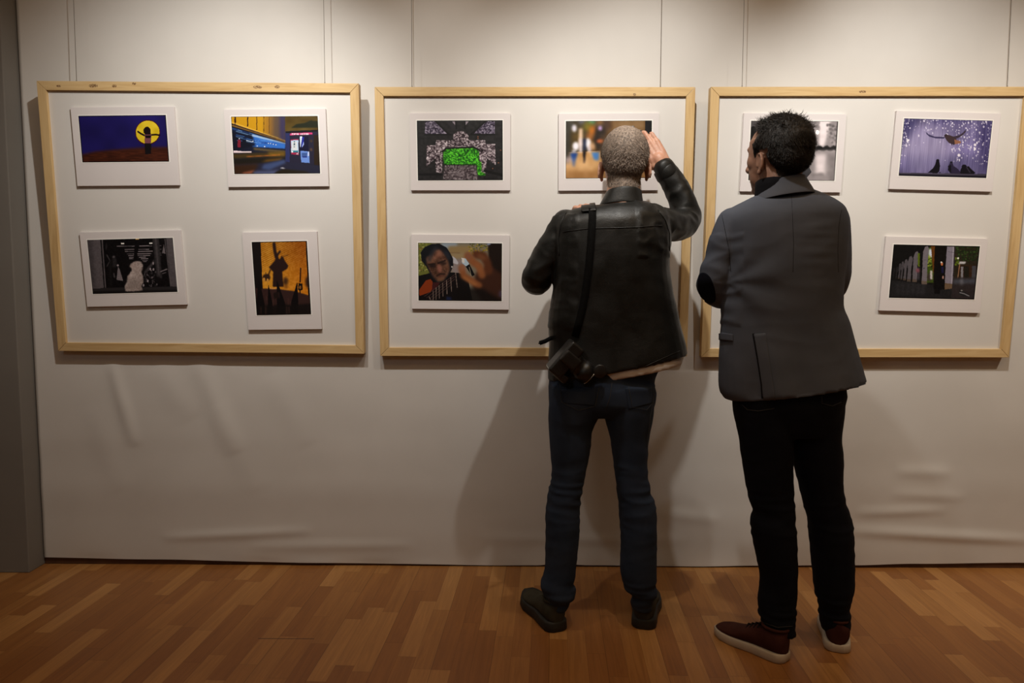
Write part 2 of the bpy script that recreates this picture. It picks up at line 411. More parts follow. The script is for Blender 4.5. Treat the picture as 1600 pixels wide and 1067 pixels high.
# ------------------------------------------------------------------ picture painting (each print's own motif)
class Pic:
    def __init__(s, W, H, corners):
        s.W, s.H = W, H; s.a = np.zeros((H, W, 3)); A = []; src = corners; dst = [(0, 0), (W, 0), (W, H), (0, H)]
        for (x, y), (u, v) in zip(src, dst):
            A.append([x, y, 1, 0, 0, 0, -u*x, -u*y]); A.append([0, 0, 0, x, y, 1, -v*x, -v*y])
        h = np.linalg.solve(np.array(A, float), np.array([c for d in dst for c in d], float)); s.h = np.append(h, 1).reshape(3, 3)
        hi = np.linalg.inv(s.h)
        jj, ii = np.mgrid[0:H, 0:W]; q = np.stack([ii+.5, jj+.5, np.ones_like(ii)], -1) @ hi.T
        s.X = q[..., 0]/q[..., 2]; s.Y = q[..., 1]/q[..., 2]          # crop coordinates of every cell
    def put(s, m, col, al=1.0):
        m = (m*al)[..., None]; s.a = s.a*(1-m) + np.array(col, float)*m
    def fill(s, col): s.a[:] = col
    def inside(s, pts):
        m = np.zeros(s.X.shape, bool); n = len(pts)
        for i in range(n):
            x1, y1 = pts[i]; x2, y2 = pts[(i+1) % n]
            if y1 == y2: continue
            c = ((y1 > s.Y) != (y2 > s.Y)) & (s.X < (x2-x1)*(s.Y-y1)/(y2-y1)+x1); m ^= c
        return m.astype(float)
    def poly(s, pts, col, al=1., blur=0):
        m = s.inside(pts)
        if blur: m = s.blur(m, blur)
        s.put(m, col, al)
    def rect(s, x0, y0, x1, y1, col, al=1., blur=0): s.poly([(x0, y0), (x1, y0), (x1, y1), (x0, y1)], col, al, blur)
    def ell(s, x, y, rx, ry, col, al=1., blur=0, rot=0):
        c, d = math.cos(rot), math.sin(rot); X, Y = s.X-x, s.Y-y
        m = ((((X*c+Y*d)/rx)**2+((-X*d+Y*c)/ry)**2) < 1).astype(float)
        if blur: m = s.blur(m, blur)
        s.put(m, col, al)
    def line(s, pts, w, col, al=1., blur=0):
        m = np.zeros(s.X.shape)
        for (x1, y1), (x2, y2) in zip(pts, pts[1:]):
            dx, dy = x2-x1, y2-y1; L = dx*dx+dy*dy+1e-9
            t = np.clip(((s.X-x1)*dx+(s.Y-y1)*dy)/L, 0, 1); d = np.hypot(s.X-x1-t*dx, s.Y-y1-t*dy)
            m = np.maximum(m, np.clip((w/2-d)/(w*.25)+.5, 0, 1))
        if blur: m = s.blur(m, blur)
        s.put(m, col, al)
    def blur(s, m, r):
        for _ in range(2):
            for ax in (0, 1):
                k = np.ones(2*r+1)/(2*r+1)
                m = np.apply_along_axis(lambda v: np.convolve(np.pad(v, r, mode='edge'), k, 'valid'), ax, m)
        return m
    def blurall(s, r):
        for c in range(3): s.a[..., c] = s.blur(s.a[..., c], r)
    def noise(s, sx, sy, seed=0):
        r = np.random.RandomState(seed); gx, gy = max(2, int(s.W/sx)+2), max(2, int(s.H/sy)+2); g = r.rand(gy, gx)
        jj, ii = np.mgrid[0:s.H, 0:s.W]; u, v = ii/s.W*(gx-1.001), jj/s.H*(gy-1.001)
        i0, j0 = u.astype(int), v.astype(int); fu, fv = u-i0, v-j0; fu = fu*fu*(3-2*fu); fv = fv*fv*(3-2*fv)
        return (g[j0, i0]*(1-fu)+g[j0, i0+1]*fu)*(1-fv)+(g[j0+1, i0]*(1-fu)+g[j0+1, i0+1]*fu)*fv
    def tex(s, m, amp, sx=2, sy=2, seed=1, tint=(1, 1, 1)):
        s.a += (m*(s.noise(sx, sy, seed)-.5)*2*amp)[..., None]*np.array(tint)
    def border(s, col=(5, 5, 8), w=1):
        s.a[:w] = col; s.a[-w:] = col; s.a[:, :w] = col; s.a[:, -w:] = col

ONE = 1.0
def pic_moon(c):
    p = Pic(220, 118, c); p.fill((30, 24, 92)); p.a *= (.85+.3*p.noise(40, 40, 3))[..., None]
    p.poly([(566, 660), (700, 632), (900, 615), (1050, 606), (1240, 606), (1240, 720), (566, 720)], (66, 30, 18), blur=3)
    m = p.blur(p.inside([(566, 650), (1240, 610), (1240, 720), (566, 720)]), 3); p.tex(m, 16, 12, 3, 5, (1, .5, .3))
    p.ell(1072, 498, 90, 90, (70, 10, 20)); p.ell(1072, 497, 85, 83, (222, 192, 40)); p.tex((np.hypot(p.X-1072, p.Y-497) < 84)*1., 14, 14, 14, 9)
    k = (22, 10, 14)
    p.ell(1067, 487, 26, 30, k); p.ell(1074, 512, 22, 26, k)
    p.line([(1048, 520), (1020, 505), (1002, 492)], 12, k); p.line([(1092, 518), (1130, 515), (1158, 520)], 12, k)
    p.poly([(1050, 515), (1100, 515), (1096, 580), (1052, 580)], (120, 70, 80)); p.poly([(1052, 520), (1098, 520), (1092, 540), (1060, 540)], k)
    p.poly([(1050, 578), (1100, 578), (1097, 655), (1056, 655)], (18, 14, 18)); p.border((4, 4, 10), 2); return p.a
def pic_tram(c):
    p = Pic(230, 154, c); p.fill((22, 22, 34))
    p.poly([(60, 115), (660, 115), (900, 520), (60, 300)], (198, 146, 20)); p.poly([(640, 115), (880, 115), (890, 500), (640, 400)], (92, 74, 60), blur=3)
    p.poly([(560, 115), (700, 115), (700, 420), (560, 380)], (150, 105, 40), .7, 4); p.poly([(790, 115), (885, 115), (885, 520), (800, 450)], (48, 44, 88), .8, 4)
    for x0, w, y1 in ((122, 26, 320), (312, 18, 270), (450, 12, 320), (556, 8, 370), (638, 6, 370)): p.rect(x0-w/2, 115, x0+w/2, y1, (48, 18, 8))
    p.rect(880, 115, 1380, 360, (84, 66, 22)); p.tex(p.inside([(880, 115), (1380, 115), (1380, 360), (880, 360)]), 14, 20, 12, 2)
    p.poly([(970, 290), (1050, 235), (1180, 215), (1260, 180), (1380, 190), (1380, 290)], (30, 34, 18), blur=1)
    # streaking tram
    vx, vy = 900, 540
    tram = p.inside([(60, 215), (900, 490), (900, 640), (60, 860)])
    ang = np.clip((p.Y-vy)/(vx+60-p.X+1)*-1, -2, 2)
    p.put(tram, (20, 24, 44))
    r = np.random.RandomState(4)
    def streak(y0, y1, col, w0, al=1, x0=60, x1=890): p.poly([(x0, y0-w0), (x1, y1-4), (x1, y1+4), (x0, y0+w0)], col, al, 1)
    p.poly([(60, 280), (880, 530), (880, 605), (400, 570), (60, 330)], (40, 88, 170), .95, 1)
    p.poly([(380, 400), (880, 540), (880, 600), (380, 575)], (50, 110, 200), .9, 1)
    p.poly([(60, 300), (380, 380), (430, 560), (60, 640)], (10, 14, 30), .9, 2)
    for _ in range(26):
        y0 = r.uniform(270, 500); x0 = r.uniform(60, 600); t = (x0-60)/840; yy = y0+(545-y0)*t*1.0
        L = r.uniform(60, 260); k = (560-y0)/840
        p.line([(x0, yy), (x0+L, yy+L*k)], r.uniform(4, 9), [(90, 150, 230), (150, 200, 250), (30, 60, 130)][r.randint(3)], .6)
    p.poly([(380, 385), (900, 520), (900, 535), (380, 415)], (200, 225, 245), .8, 1)
    for a, b, col, w in ((200, 492, (250, 205, 110), 9), (226, 500, (60, 30, 12), 7), (246, 506, (235, 165, 40), 10), (262, 515, (20, 14, 20), 8)): streak(a, b, col, w*.6)
    for x, y in ((182, 452), (300, 480), (392, 492), (460, 562), (570, 572), (628, 522), (660, 526), (700, 536), (740, 545)): p.ell(x, y, 9, 7, (215, 230, 250))
    p.rect(160, 470, 205, 580, (150, 30, 50), .8); p.line([(300, 480), (380, 500)], 9, (200, 220, 250))
    p.poly([(80, 636), (160, 632), (160, 640), (368, 643), (368, 668), (90, 668)], (235, 215, 225))
    p.poly([(400, 590), (890, 640), (890, 665), (400, 620)], (120, 100, 60), .9, 2); p.poly([(90, 680), (890, 650), (890, 720), (90, 760)], (66, 50, 22), 1, 3)
    p.poly([(620, 650), (880, 655), (880, 720), (640, 730)], (120, 90, 26), .8, 3); p.line([(300, 724), (560, 712), (800, 698)], 9, (205, 110, 40), 1, 1)
    p.poly([(90, 760), (890, 730), (600, 830), (100, 850)], (26, 22, 16), 1, 3); p.poly([(600, 770), (860, 745), (800, 790), (520, 810)], (130, 88, 24), .8, 3)
    p.poly([(100, 850), (560, 820), (890, 770), (1420, 860), (1420, 1000), (100, 1000)], (34, 34, 54), 1, 2)
    p.poly([(100, 850), (480, 830), (400, 1000), (100, 1000)], (52, 30, 16), 1, 4); p.poly([(560, 840), (880, 770), (890, 820), (640, 930), (520, 910)], (66, 84, 130), .8, 3)
    p.poly([(260, 960), (420, 925), (360, 995), (200, 995)], (150, 84, 60), .8, 2); p.poly([(400, 945), (700, 935), (800, 915), (720, 985), (400, 985)], (84, 92, 130), .8, 3)
    p.poly([(800, 900), (840, 885), (890, 905), (860, 912)], (190, 190, 200), 1, 1); p.poly([(760, 950), (860, 915), (1200, 950), (1300, 1000), (700, 1000)], (34, 26, 14), 1, 2)
    # photo booth
    p.poly([(885, 340), (1400, 320), (1415, 850), (890, 810)], (34, 32, 52)); p.poly([(885, 350), (950, 360), (950, 810), (888, 800)], (40, 46, 92))
    p.poly([(1310, 400), (1400, 400), (1410, 860), (1320, 850)], (40, 28, 16)); p.poly([(890, 345), (1400, 320), (1400, 345), (890, 370)], (18, 16, 16))
    p.poly([(960, 372), (1288, 360), (1292, 388), (950, 402)], (205, 60, 120))
    font = {'F': '111100111100100', 'O': '111101101101111', 'T': '111010010010010', 'S': '111100111001111', 'M': '101111101101101', 'A': '111101111101101', 'N': '111101101101101', '-': '000000111000000'}
    x = 982
    for ch in 'FOTO-MATON':
        for i, b in enumerate(font[ch]):
            if b == '1': cx, cy = x+(i % 3)*7, 372+(i//3)*5.2; p.rect(cx, cy, cx+7, cy+5.2, (250, 225, 240))
        x += 26
    p.poly([(965, 465), (1080, 458), (1085, 700), (972, 690)], (150, 30, 70)); p.poly([(968, 480), (1080, 476), (1084, 665), (974, 660)], (186, 208, 235))
    p.poly([(985, 500), (1062, 498), (1064, 630), (988, 630)], (210, 215, 220))
    for y in (500, 528, 548, 578): p.ell(1020, y, 13, 8, (30, 70, 90))
    p.rect(985, 636, 1080, 660, (40, 120, 140)); p.rect(985, 640, 1000, 662, (240, 245, 250)); p.rect(1050, 676, 1080, 692, (230, 220, 230))
    p.rect(1098, 420, 1235, 640, (14, 14, 44)); p.poly([(1104, 422), (1138, 420), (1124, 520), (1112, 590)], (215, 228, 250)); p.poly([(1160, 505), (1166, 540), (1140, 585), (1136, 545)], (160, 180, 240))
    p.poly([(1138, 430), (1170, 430), (1160, 500), (1130, 590), (1126, 540)], (30, 40, 150)); p.poly([(1110, 636), (1244, 650), (1252, 822), (1126, 812)], (104, 140, 215)); p.poly([(1130, 665), (1215, 668), (1215, 735), (1132, 735)], (60, 88, 150))
    p.rect(1225, 652, 1244, 720, (190, 205, 245)); p.rect(1145, 724, 1215, 740, (26, 36, 120)); p.ell(1275, 620, 20, 26, (80, 60, 50), 1, 1); p.ell(1275, 490, 20, 20, (66, 50, 36), 1, 1)
    p.border((6, 5, 14), 1); return p.a
def pic_dog(c):
    p = Pic(224, 140, c); p.fill((14, 12, 14))
    g = lambda v: (v, v*.93, v*.97)
    p.poly([(40, 80), (255, 80), (320, 830), (150, 830)], g(92)); p.poly([(40, 80), (130, 80), (200, 830), (150, 830)], g(66), .8, 4); p.poly([(255, 85), (300, 85), (365, 820), (320, 820)], g(20)); p.line([(285, 90), (345, 810)], 16, g(96))
    for x, y in ((597, 148), (1028, 150)): p.rect(x-24, y-10, x+24, y+10, (250, 245, 240))
    rows = [(190, 510, 780, 850, 1050), (240, 630, 775, 840, 1000), (272, 636, 775, 835, 1060), (308, 670, 770, 825, 1040), (335, 685, 768, 825, 1020), (362, 696, 768, 850, 950), (383, 700, 765, 880, 990), (410, 0, 0, 900, 980), (428, 0, 0, 910, 965)]
    for y, a, b, d, e in rows:
        if b: p.rect(a, y-5, b, y+5, g(120))
        p.rect(d, y-5, e, y+5, g(135))
    for y in (190, 240, 300, 330): p.rect(1150, y-4, 1190, y+4, g(110))
    p.line([(350, 140), (350, 240)], 14, g(50), 1, 1); p.line([(360, 320), (408, 410), (365, 490)], 14, g(70)); p.rect(400, 390, 440, 800, g(26), 1, 2); p.ell(465, 352, 22, 22, g(90), 1, 1); p.rect(450, 370, 505, 510, g(44), 1, 2)
    p.line([(470, 600), (480, 660)], 14, g(110), 1, 1); p.ell(528, 480, 14, 16, g(150)); p.poly([(532, 500), (556, 540), (612, 715), (512, 700)], g(122))
    p.poly([(920, 590), (1080, 390), (1090, 440), (960, 600)], g(60), 1, 1); r = np.random.RandomState(8)
    for _ in range(60): p.ell(r.uniform(930, 1140), r.uniform(520, 800), r.uniform(4, 12), r.uniform(5, 18), g(r.uniform(20, 120)), .8)
    for x, y in ((1020, 540), (1070, 545), (985, 720), (920, 785), (1065, 455)): p.ell(x, y, 12, 20, g(150))
    p.poly([(1050, 80), (1150, 80), (1200, 680), (1120, 660)], g(50), 1, 1); p.line([(1100, 85), (1150, 620)], 22, g(78), 1, 1); p.poly([(1225, 170), (1250, 310), (1200, 300)], g(110)); p.line([(1180, 580), (1270, 545)], 18, g(110)); p.line([(1205, 610), (1255, 595)], 12, g(90))
    p.line([(1240, 90), (1330, 800)], 14, g(86)); p.poly([(1255, 70), (1352, 70), (1432, 820), (1335, 800)], g(84)); p.tex(ONE+0*p.X, 7, 3, 3, 4)
    p.poly([(140, 830), (330, 820), (1440, 805), (1440, 895), (150, 910)], g(40)); p.poly([(150, 868), (1440, 850), (1440, 900), (150, 912)], g(24))
    m = p.inside([(720, 470), (760, 435), (800, 418), (880, 425), (912, 480), (905, 540), (885, 580), (915, 650), (918, 740), (890, 800), (905, 860), (780, 872), (650, 872), (635, 800), (670, 720), (680, 640), (740, 560), (735, 520), (705, 500)])
    m = np.clip(p.blur(m, 1)+(p.noise(2, 2, 5)-.5)*.5*(p.blur(m, 1) > .1)*(p.blur(m, 1) < .95), 0, 1); p.put(m, (165, 150, 145)); p.tex(m, 22, 3, 3, 6); p.tex(m, 14, 14, 8, 7)
    p.ell(770, 500, 50, 40, (185, 165, 158), .6, 3); p.ell(760, 760, 90, 90, (130, 118, 112), .5, 5)
    p.rect(795, 66, 845, 90, (245, 200, 130)); return p.a
def pic_shadow(c):
    p = Pic(150, 200, c); p.fill((196, 118, 24))
    t = np.clip((p.Y-60)/700, 0, 1)[..., None]; u = np.clip(1-np.abs(p.X-330)/420, 0, 1)[..., None]
    p.a = np.array((150, 82, 14))*(1-t)+np.array((214, 132, 30))*t; p.a = p.a*(1-u*.6)+np.array((226, 166, 52))*u*.6
    s = (np.sin((p.Y+.5*p.X)/27*2*math.pi) > .45)*np.clip((470-p.Y-.2*(p.X-230))/160, 0, 1); p.put(s*1., (110, 52, 8), .42); p.tex(ONE+0*p.X, 12, 4, 4, 2)
    k = (40, 24, 22)
    p.poly([(110, 60), (222, 60), (244, 500), (260, 720), (150, 720)], (20, 16, 16)); p.poly([(800, 50), (822, 50), (880, 990), (850, 990)], (8, 8, 10)); p.ell(840, 580, 40, 80, k, 1, 3)
    p.line([(394, 90), (405, 180), (425, 260)], 40, k, 1, 1); p.line([(425, 250), (470, 190)], 26, k, 1, 1); p.line([(425, 230), (440, 300)], 34, k, 1, 1)
    p.poly([(430, 260), (470, 290), (490, 245), (515, 260), (535, 310), (580, 370), (565, 410), (500, 450), (520, 640), (380, 640), (385, 450), (330, 390), (395, 320)], k, 1, 1)
    p.line([(515, 250), (575, 235)], 8, k, .7, 1); p.line([(350, 420), (325, 490)], 14, k, 1, 1); p.ell(545, 570, 34, 52, k, .8, 3); p.ell(550, 640, 24, 30, (90, 50, 24), .6, 3)
    p.ell(300, 520, 50, 46, k, .9, 1); p.ell(268, 550, 18, 26, (200, 140, 60)); p.ell(315, 560, 14, 26, (200, 140, 60)); p.line([(290, 470), (292, 455)], 8, k)
    p.poly([(150, 660), (440, 665), (520, 680), (640, 695), (720, 715), (850, 755), (880, 1010), (150, 1010)], (54, 34, 32), 1, 1)
    p.poly([(300, 650), (360, 655), (440, 660), (420, 670), (330, 668)], (230, 160, 90), 1, 1)
    p.line([(738, 405), (732, 580)], 17, (44, 20, 10)); p.poly([(710, 595), (760, 600), (765, 680), (730, 695), (705, 680)], (18, 14, 12)); p.ell(732, 650, 14, 22, (130, 84, 40)); p.line([(730, 690), (732, 720)], 14, (20, 14, 12))
    for (tx, ty, bx, w) in ((195, 520, 225, 120), (322, 622, 350, 70), (430, 560, 490, 120), (690, 590, 660, 110)):
        p.poly([(tx, ty), (tx+8, ty), (bx+w*.45, 860), (bx+w*.5, 1010), (bx-w*.5, 1010), (bx-w*.45, 860)], (14, 10, 12))
    p.poly([(160, 880), (880, 860), (880, 1010), (160, 1010)], (18, 14, 14), .85, 2); p.poly([(390, 720), (460, 700), (450, 780), (400, 800)], (30, 20, 18))
    for x, y0, y1 in ((300, 760, 810), (385, 800, 880), (460, 720, 780), (580, 790, 870), (610, 830, 880), (230, 900, 990), (290, 900, 990), (560, 900, 990), (590, 900, 980)): p.line([(x, y0), (x+3, y1)], 9, (96, 62, 54), .6, 1)
    p.border((6, 5, 6), 2); return p.a
def pic_stone(c):
    p = Pic(240, 168, c); p.fill((32, 31, 32)); p.tex(ONE+0*p.X, 8, 6, 5, 1)
    st = p.inside([(415, 335), (505, 335), (620, 445), (415, 445)]); s2 = p.inside([(950, 335), (1028, 335), (1028, 445), (845, 445)])
    for m in (st, s2): p.put(m, (88, 80, 98)); p.tex(m, 75, 3.4, 3.0, 3); p.tex(m, 30, 1.8, 1.8, 13)
    m3 = np.maximum(p.inside([(430, 545), (505, 545), (515, 500), (660, 500), (665, 450), (700, 425), (735, 420), (770, 430), (795, 460), (800, 500), (942, 500), (950, 535), (1032, 535), (1035, 720), (960, 660), (945, 790), (905, 790), (890, 600), (850, 565), (610, 565), (570, 600), (565, 790), (515, 780), (505, 660), (430, 730)]), p.inside([(590, 722), (860, 722), (880, 850), (575, 850)]))
    p.put(m3, (112, 100, 106)); p.tex(m3, 95, 3.6, 3.2, 4); p.tex(m3, 40, 1.8, 1.8, 14); p.tex(m3, 26, 14, 14, 5)
    p.poly([(575, 722), (875, 715), (890, 850), (570, 850)], (70, 62, 64), .5, 3)
    p.line([(508, 335), (625, 450)], 16, (16, 16, 16)); p.line([(945, 335), (820, 450)], 16, (16, 16, 16)); p.line([(415, 452), (640, 452)], 14, (14, 14, 14)); p.line([(820, 452), (1028, 452)], 14, (14, 14, 14))
    p.poly([(600, 335), (660, 335), (690, 400), (650, 400)], (40, 38, 42), 1, 1); p.poly([(650, 335), (680, 335), (680, 370)], (140, 130, 140)); p.poly([(768, 335), (800, 335), (770, 370)], (140, 130, 140)); p.line([(683, 335), (690, 400)], 12, (12, 12, 12)); p.line([(765, 335), (765, 400)], 12, (12, 12, 12))
    g = p.inside([(580, 590), (620, 568), (860, 568), (888, 600), (890, 680), (912, 700), (910, 780), (950, 800), (940, 812), (880, 810), (870, 720), (585, 715), (575, 650)])
    g = p.blur(g, 1); p.put(g, (52, 142, 26)); n = p.noise(3, 3, 9); p.a += (g*(n-.5)*190)[..., None]*np.array((.6, 1, .3)); p.tex(g, 20, 12, 12, 10, (.6, 1, .3))
    p.line([(570, 600), (600, 572), (840, 562), (895, 590)], 14, (14, 12, 12)); p.line([(585, 716), (860, 716)], 7, (12, 12, 12)); p.line([(940, 770), (1095, 810)], 24, (16, 16, 16)); p.line([(360, 800), (560, 800)], 20, (16, 16, 18))
    for x, y in ((880, 470), (880, 485), (1080, 590), (1060, 700), (1010, 750)): p.ell(x, y, 6, 5, (120, 80, 60))
    p.border((8, 8, 10), 2); p.a = np.clip(p.a, 4, 235); return p.a
def pic_guitar(c):
    p = Pic(230, 158, c); p.fill((120, 112, 96)); r = np.random.RandomState(3)
    p.rect(100, 90, 330, 600, (100, 104, 46)); p.rect(480, 90, 720, 180, (138, 150, 160), 1, 3); p.rect(590, 140, 960, 260, (140, 118, 80), 1, 3); p.rect(600, 250, 900, 340, (146, 126, 92), 1, 3); p.line([(600, 240), (760, 244)], 8, (96, 66, 44), 1, 1)
    p.rect(640, 340, 860, 560, (136, 124, 122), 1, 3)
    for _ in range(110): x, y = r.uniform(120, 320), r.uniform(90, 570); p.ell(x, y, r.uniform(5, 18), r.uniform(5, 16), [(140, 140, 60), (60, 68, 26), (170, 168, 100), (120, 84, 50)][r.randint(4)], .7)
    for _ in range(90): x, y = r.uniform(890, 1220), r.uniform(95, 260); p.ell(x, y, r.uniform(5, 18), r.uniform(4, 14), [(150, 130, 24), (60, 66, 16), (100, 100, 26), (180, 156, 50)][r.randint(4)], .8)
    p.poly([(650, 290), (700, 330), (740, 390), (732, 420), (665, 400)], (180, 178, 184)); p.poly([(1190, 95), (1410, 95), (1410, 980), (1150, 980), (1200, 500)], (26, 16, 12), 1, 2); p.ell(1200, 110, 30, 16, (140, 150, 180), 1, 1)
    p.poly([(130, 590), (330, 545), (640, 540), (740, 545), (880, 600), (960, 980), (130, 980)], (12, 12, 14))
    # face
    p.poly([(165, 230), (230, 150), (330, 108), (450, 100), (560, 160), (620, 250), (660, 330), (665, 430), (640, 500), (610, 560), (530, 680), (420, 690), (340, 620), (280, 500), (240, 430), (180, 360)], (16, 18, 24))
    f = p.inside([(250, 310), (330, 270), (380, 190), (440, 190), (520, 250), (575, 330), (600, 420), (610, 500), (580, 580), (520, 660), (430, 680), (370, 620), (300, 500), (260, 410)]); f = p.blur(f, 2); p.put(f, (92, 62, 48)); p.tex(f, 26, 12, 10, 2, (1, .8, .7)); p.tex(f, 12, 3, 3, 12)
    p.poly([(290, 330), (380, 290), (370, 390), (290, 410)], (128, 84, 62), .7, 4); p.ell(440, 260, 44, 66, (140, 92, 74), .8, 5, .3); p.ell(455, 480, 36, 70, (150, 96, 82), .8, 3, -.2); p.ell(570, 440, 26, 90, (130, 90, 68), .6, 4, -.3); p.ell(470, 640, 50, 30, (110, 76, 52), .6, 4)
    p.line([(430, 400), (540, 360)], 22, (26, 16, 14), 1, 1); p.line([(290, 420), (380, 410)], 22, (26, 16, 14), 1, 1); p.ell(350, 440, 50, 26, (30, 20, 20), .9, 2); p.ell(510, 400, 50, 22, (34, 22, 20), .8, 2)
    p.line([(415, 595), (470, 560), (540, 565)], 16, (30, 18, 16), 1, 1); p.line([(440, 600), (510, 592)], 10, (96, 50, 44), 1, 1); p.line([(500, 490), (560, 540)], 8, (40, 26, 22), .8, 1); p.line([(300, 350), (340, 230), (400, 170)], 60, (44, 44, 50), .7, 3); p.line([(540, 220), (610, 330)], 40, (60, 66, 78), .6, 4)
    p.ell(643, 455, 8, 12, (200, 200, 200))
    # guitar
    p.poly([(150, 880), (150, 800), (250, 660), (320, 640), (350, 680), (345, 800), (300, 850), (190, 930)], (128, 50, 18)); p.poly([(140, 980), (140, 900), (330, 830), (480, 700), (690, 560), (900, 780), (900, 980)], (14, 10, 12))
    p.poly([(350, 690), (470, 690), (400, 780), (340, 820)], (60, 24, 26)); 
    for a, b in (((230, 900), (690, 570)), ((260, 925), (690, 600)), ((300, 940), (690, 640)), ((330, 960), (640, 720))): p.line([a, b], 5, (112, 78, 74), .8)
    for a, b in (((700, 550), (725, 770)), ((625, 620), (640, 825)), ((562, 660), (572, 865)), ((505, 700), (510, 900)), ((450, 740), (455, 930)), ((405, 770), (405, 950)), ((360, 820), (362, 960)), ((300, 910), (320, 950))): p.line([a, b], 9, (128, 112, 104))
    p.poly([(560, 900), (640, 920), (640, 960), (560, 960)], (24, 34, 66), 1, 2)
    # hand
    sk, sk2 = (134, 80, 46), (86, 46, 26)
    p.poly([(1000, 560), (1200, 420), (1330, 520), (1400, 560), (1400, 980), (1100, 980), (960, 760)], (58, 32, 22), 1, 4); p.line([(1010, 270), (1120, 290), (1180, 400), (1200, 520)], 120, sk2, 1, 3); p.line([(1060, 290), (1130, 330)], 60, (120, 76, 48), .7, 4)
    p.line([(885, 290), (960, 380), (1060, 450), (1100, 580)], 110, sk, 1, 3); p.line([(880, 270), (900, 330)], 60, (126, 84, 66), .8, 3); p.line([(1020, 420), (1080, 520)], 50, (150, 92, 54), .6, 4)
    p.line([(790, 470), (820, 590), (930, 660), (1050, 740)], 100, sk, 1, 3); p.line([(830, 620), (1000, 720)], 40, (166, 108, 62), .7, 3); p.ell(800, 470, 34, 50, (150, 104, 82), .6, 3)
    p.poly([(790, 330), (850, 330), (905, 410), (860, 450), (800, 400)], (170, 190, 205)); p.poly([(790, 320), (830, 325), (830, 400), (795, 385)], (210, 205, 200)); p.poly([(850, 450), (910, 415), (990, 580), (950, 600)], (14, 14, 16)); p.line([(905, 460), (935, 590)], 7, (150, 140, 120)); p.poly([(1350, 830), (1400, 800), (1400, 940), (1350, 900)], (70, 56, 74), 1, 3)
    p.poly([(700, 780), (1100, 780), (1400, 960), (1400, 985), (700, 985)], (12, 9, 9), .8, 5); p.border((6, 6, 8), 1); p.a = np.clip(p.a, 4, 240); return p.a
def pic_street(c):
    p = Pic(230, 154, c); p.fill((92, 64, 30)); r = np.random.RandomState(5)
    p.rect(110, 150, 420, 560, (60, 48, 24)); p.poly([(110, 560), (560, 540), (1300, 540), (1300, 900), (110, 900)], (196, 150, 96)); p.rect(110, 150, 170, 700, (46, 42, 34), 1, 4)
    for x, y, rx, ry, cc in ((320, 165, 40, 20, (110, 120, 160)), (450, 170, 44, 26, (50, 150, 110)), (400, 230, 60, 60, (120, 110, 20)), (460, 280, 46, 60, (200, 110, 20)), (190, 210, 40, 50, (60, 60, 60)), (130, 300, 30, 120, (60, 56, 46)), (250, 360, 60, 60, (88, 66, 20)), (565, 200, 40, 50, (150, 110, 60)), (640, 210, 50, 70, (70, 50, 40)), (420, 360, 40, 50, (170, 100, 40))): p.ell(x, y, rx, ry, cc, .9, 6)
    p.ell(225, 250, 32, 48, (225, 222, 235), .95, 3); p.rect(282, 250, 334, 470, (232, 200, 170), .95, 3)
    p.ell(245, 480, 44, 55, (235, 232, 240), 1, 3); p.ell(400, 440, 42, 62, (238, 236, 242), 1, 3); p.rect(285, 380, 335, 560, (230, 215, 215), .9, 3); p.ell(420, 510, 30, 50, (225, 215, 225), .9, 3); p.ell(220, 545, 30, 20, (220, 215, 225), .9, 3)
    p.rect(335, 380, 375, 540, (28, 36, 66), 1, 3); p.poly([(335, 540), (375, 540), (365, 700), (342, 700)], (26, 18, 16), 1, 2)
    p.poly([(170, 565), (270, 565), (250, 640), (232, 745), (205, 740), (180, 640)], (34, 70, 140), 1, 3); p.poly([(445, 560), (550, 555), (540, 665), (480, 660)], (66, 120, 185), 1, 3)
    p.ell(470, 480, 40, 50, (206, 160, 120), .9, 4); p.poly([(510, 220), (600, 200), (640, 330), (600, 540), (520, 540), (480, 420)], (30, 22, 16), 1, 5); p.ell(558, 250, 26, 32, (190, 160, 215), 1, 3); p.ell(560, 415, 46, 24, (222, 110, 60), 1, 3)
    p.ell(150, 660, 36, 50, (200, 180, 190), .7, 5); p.rect(110, 780, 1300, 900, (150, 106, 60), .7, 8); p.ell(350, 720, 260, 60, (222, 180, 130), .5, 8)
    p.poly([(720, 150), (1130, 150), (1130, 330), (720, 330)], (126, 96, 60), 1, 4); p.rect(1135, 150, 1300, 900, (22, 22, 24)); p.rect(560, 330, 1135, 900, (110, 80, 50), .6, 8); p.tex(ONE+0*p.X, 10, 14, 14, 3)
    p.border((16, 14, 14), 1); p.a = np.clip(p.a, 6, 245); return p.a
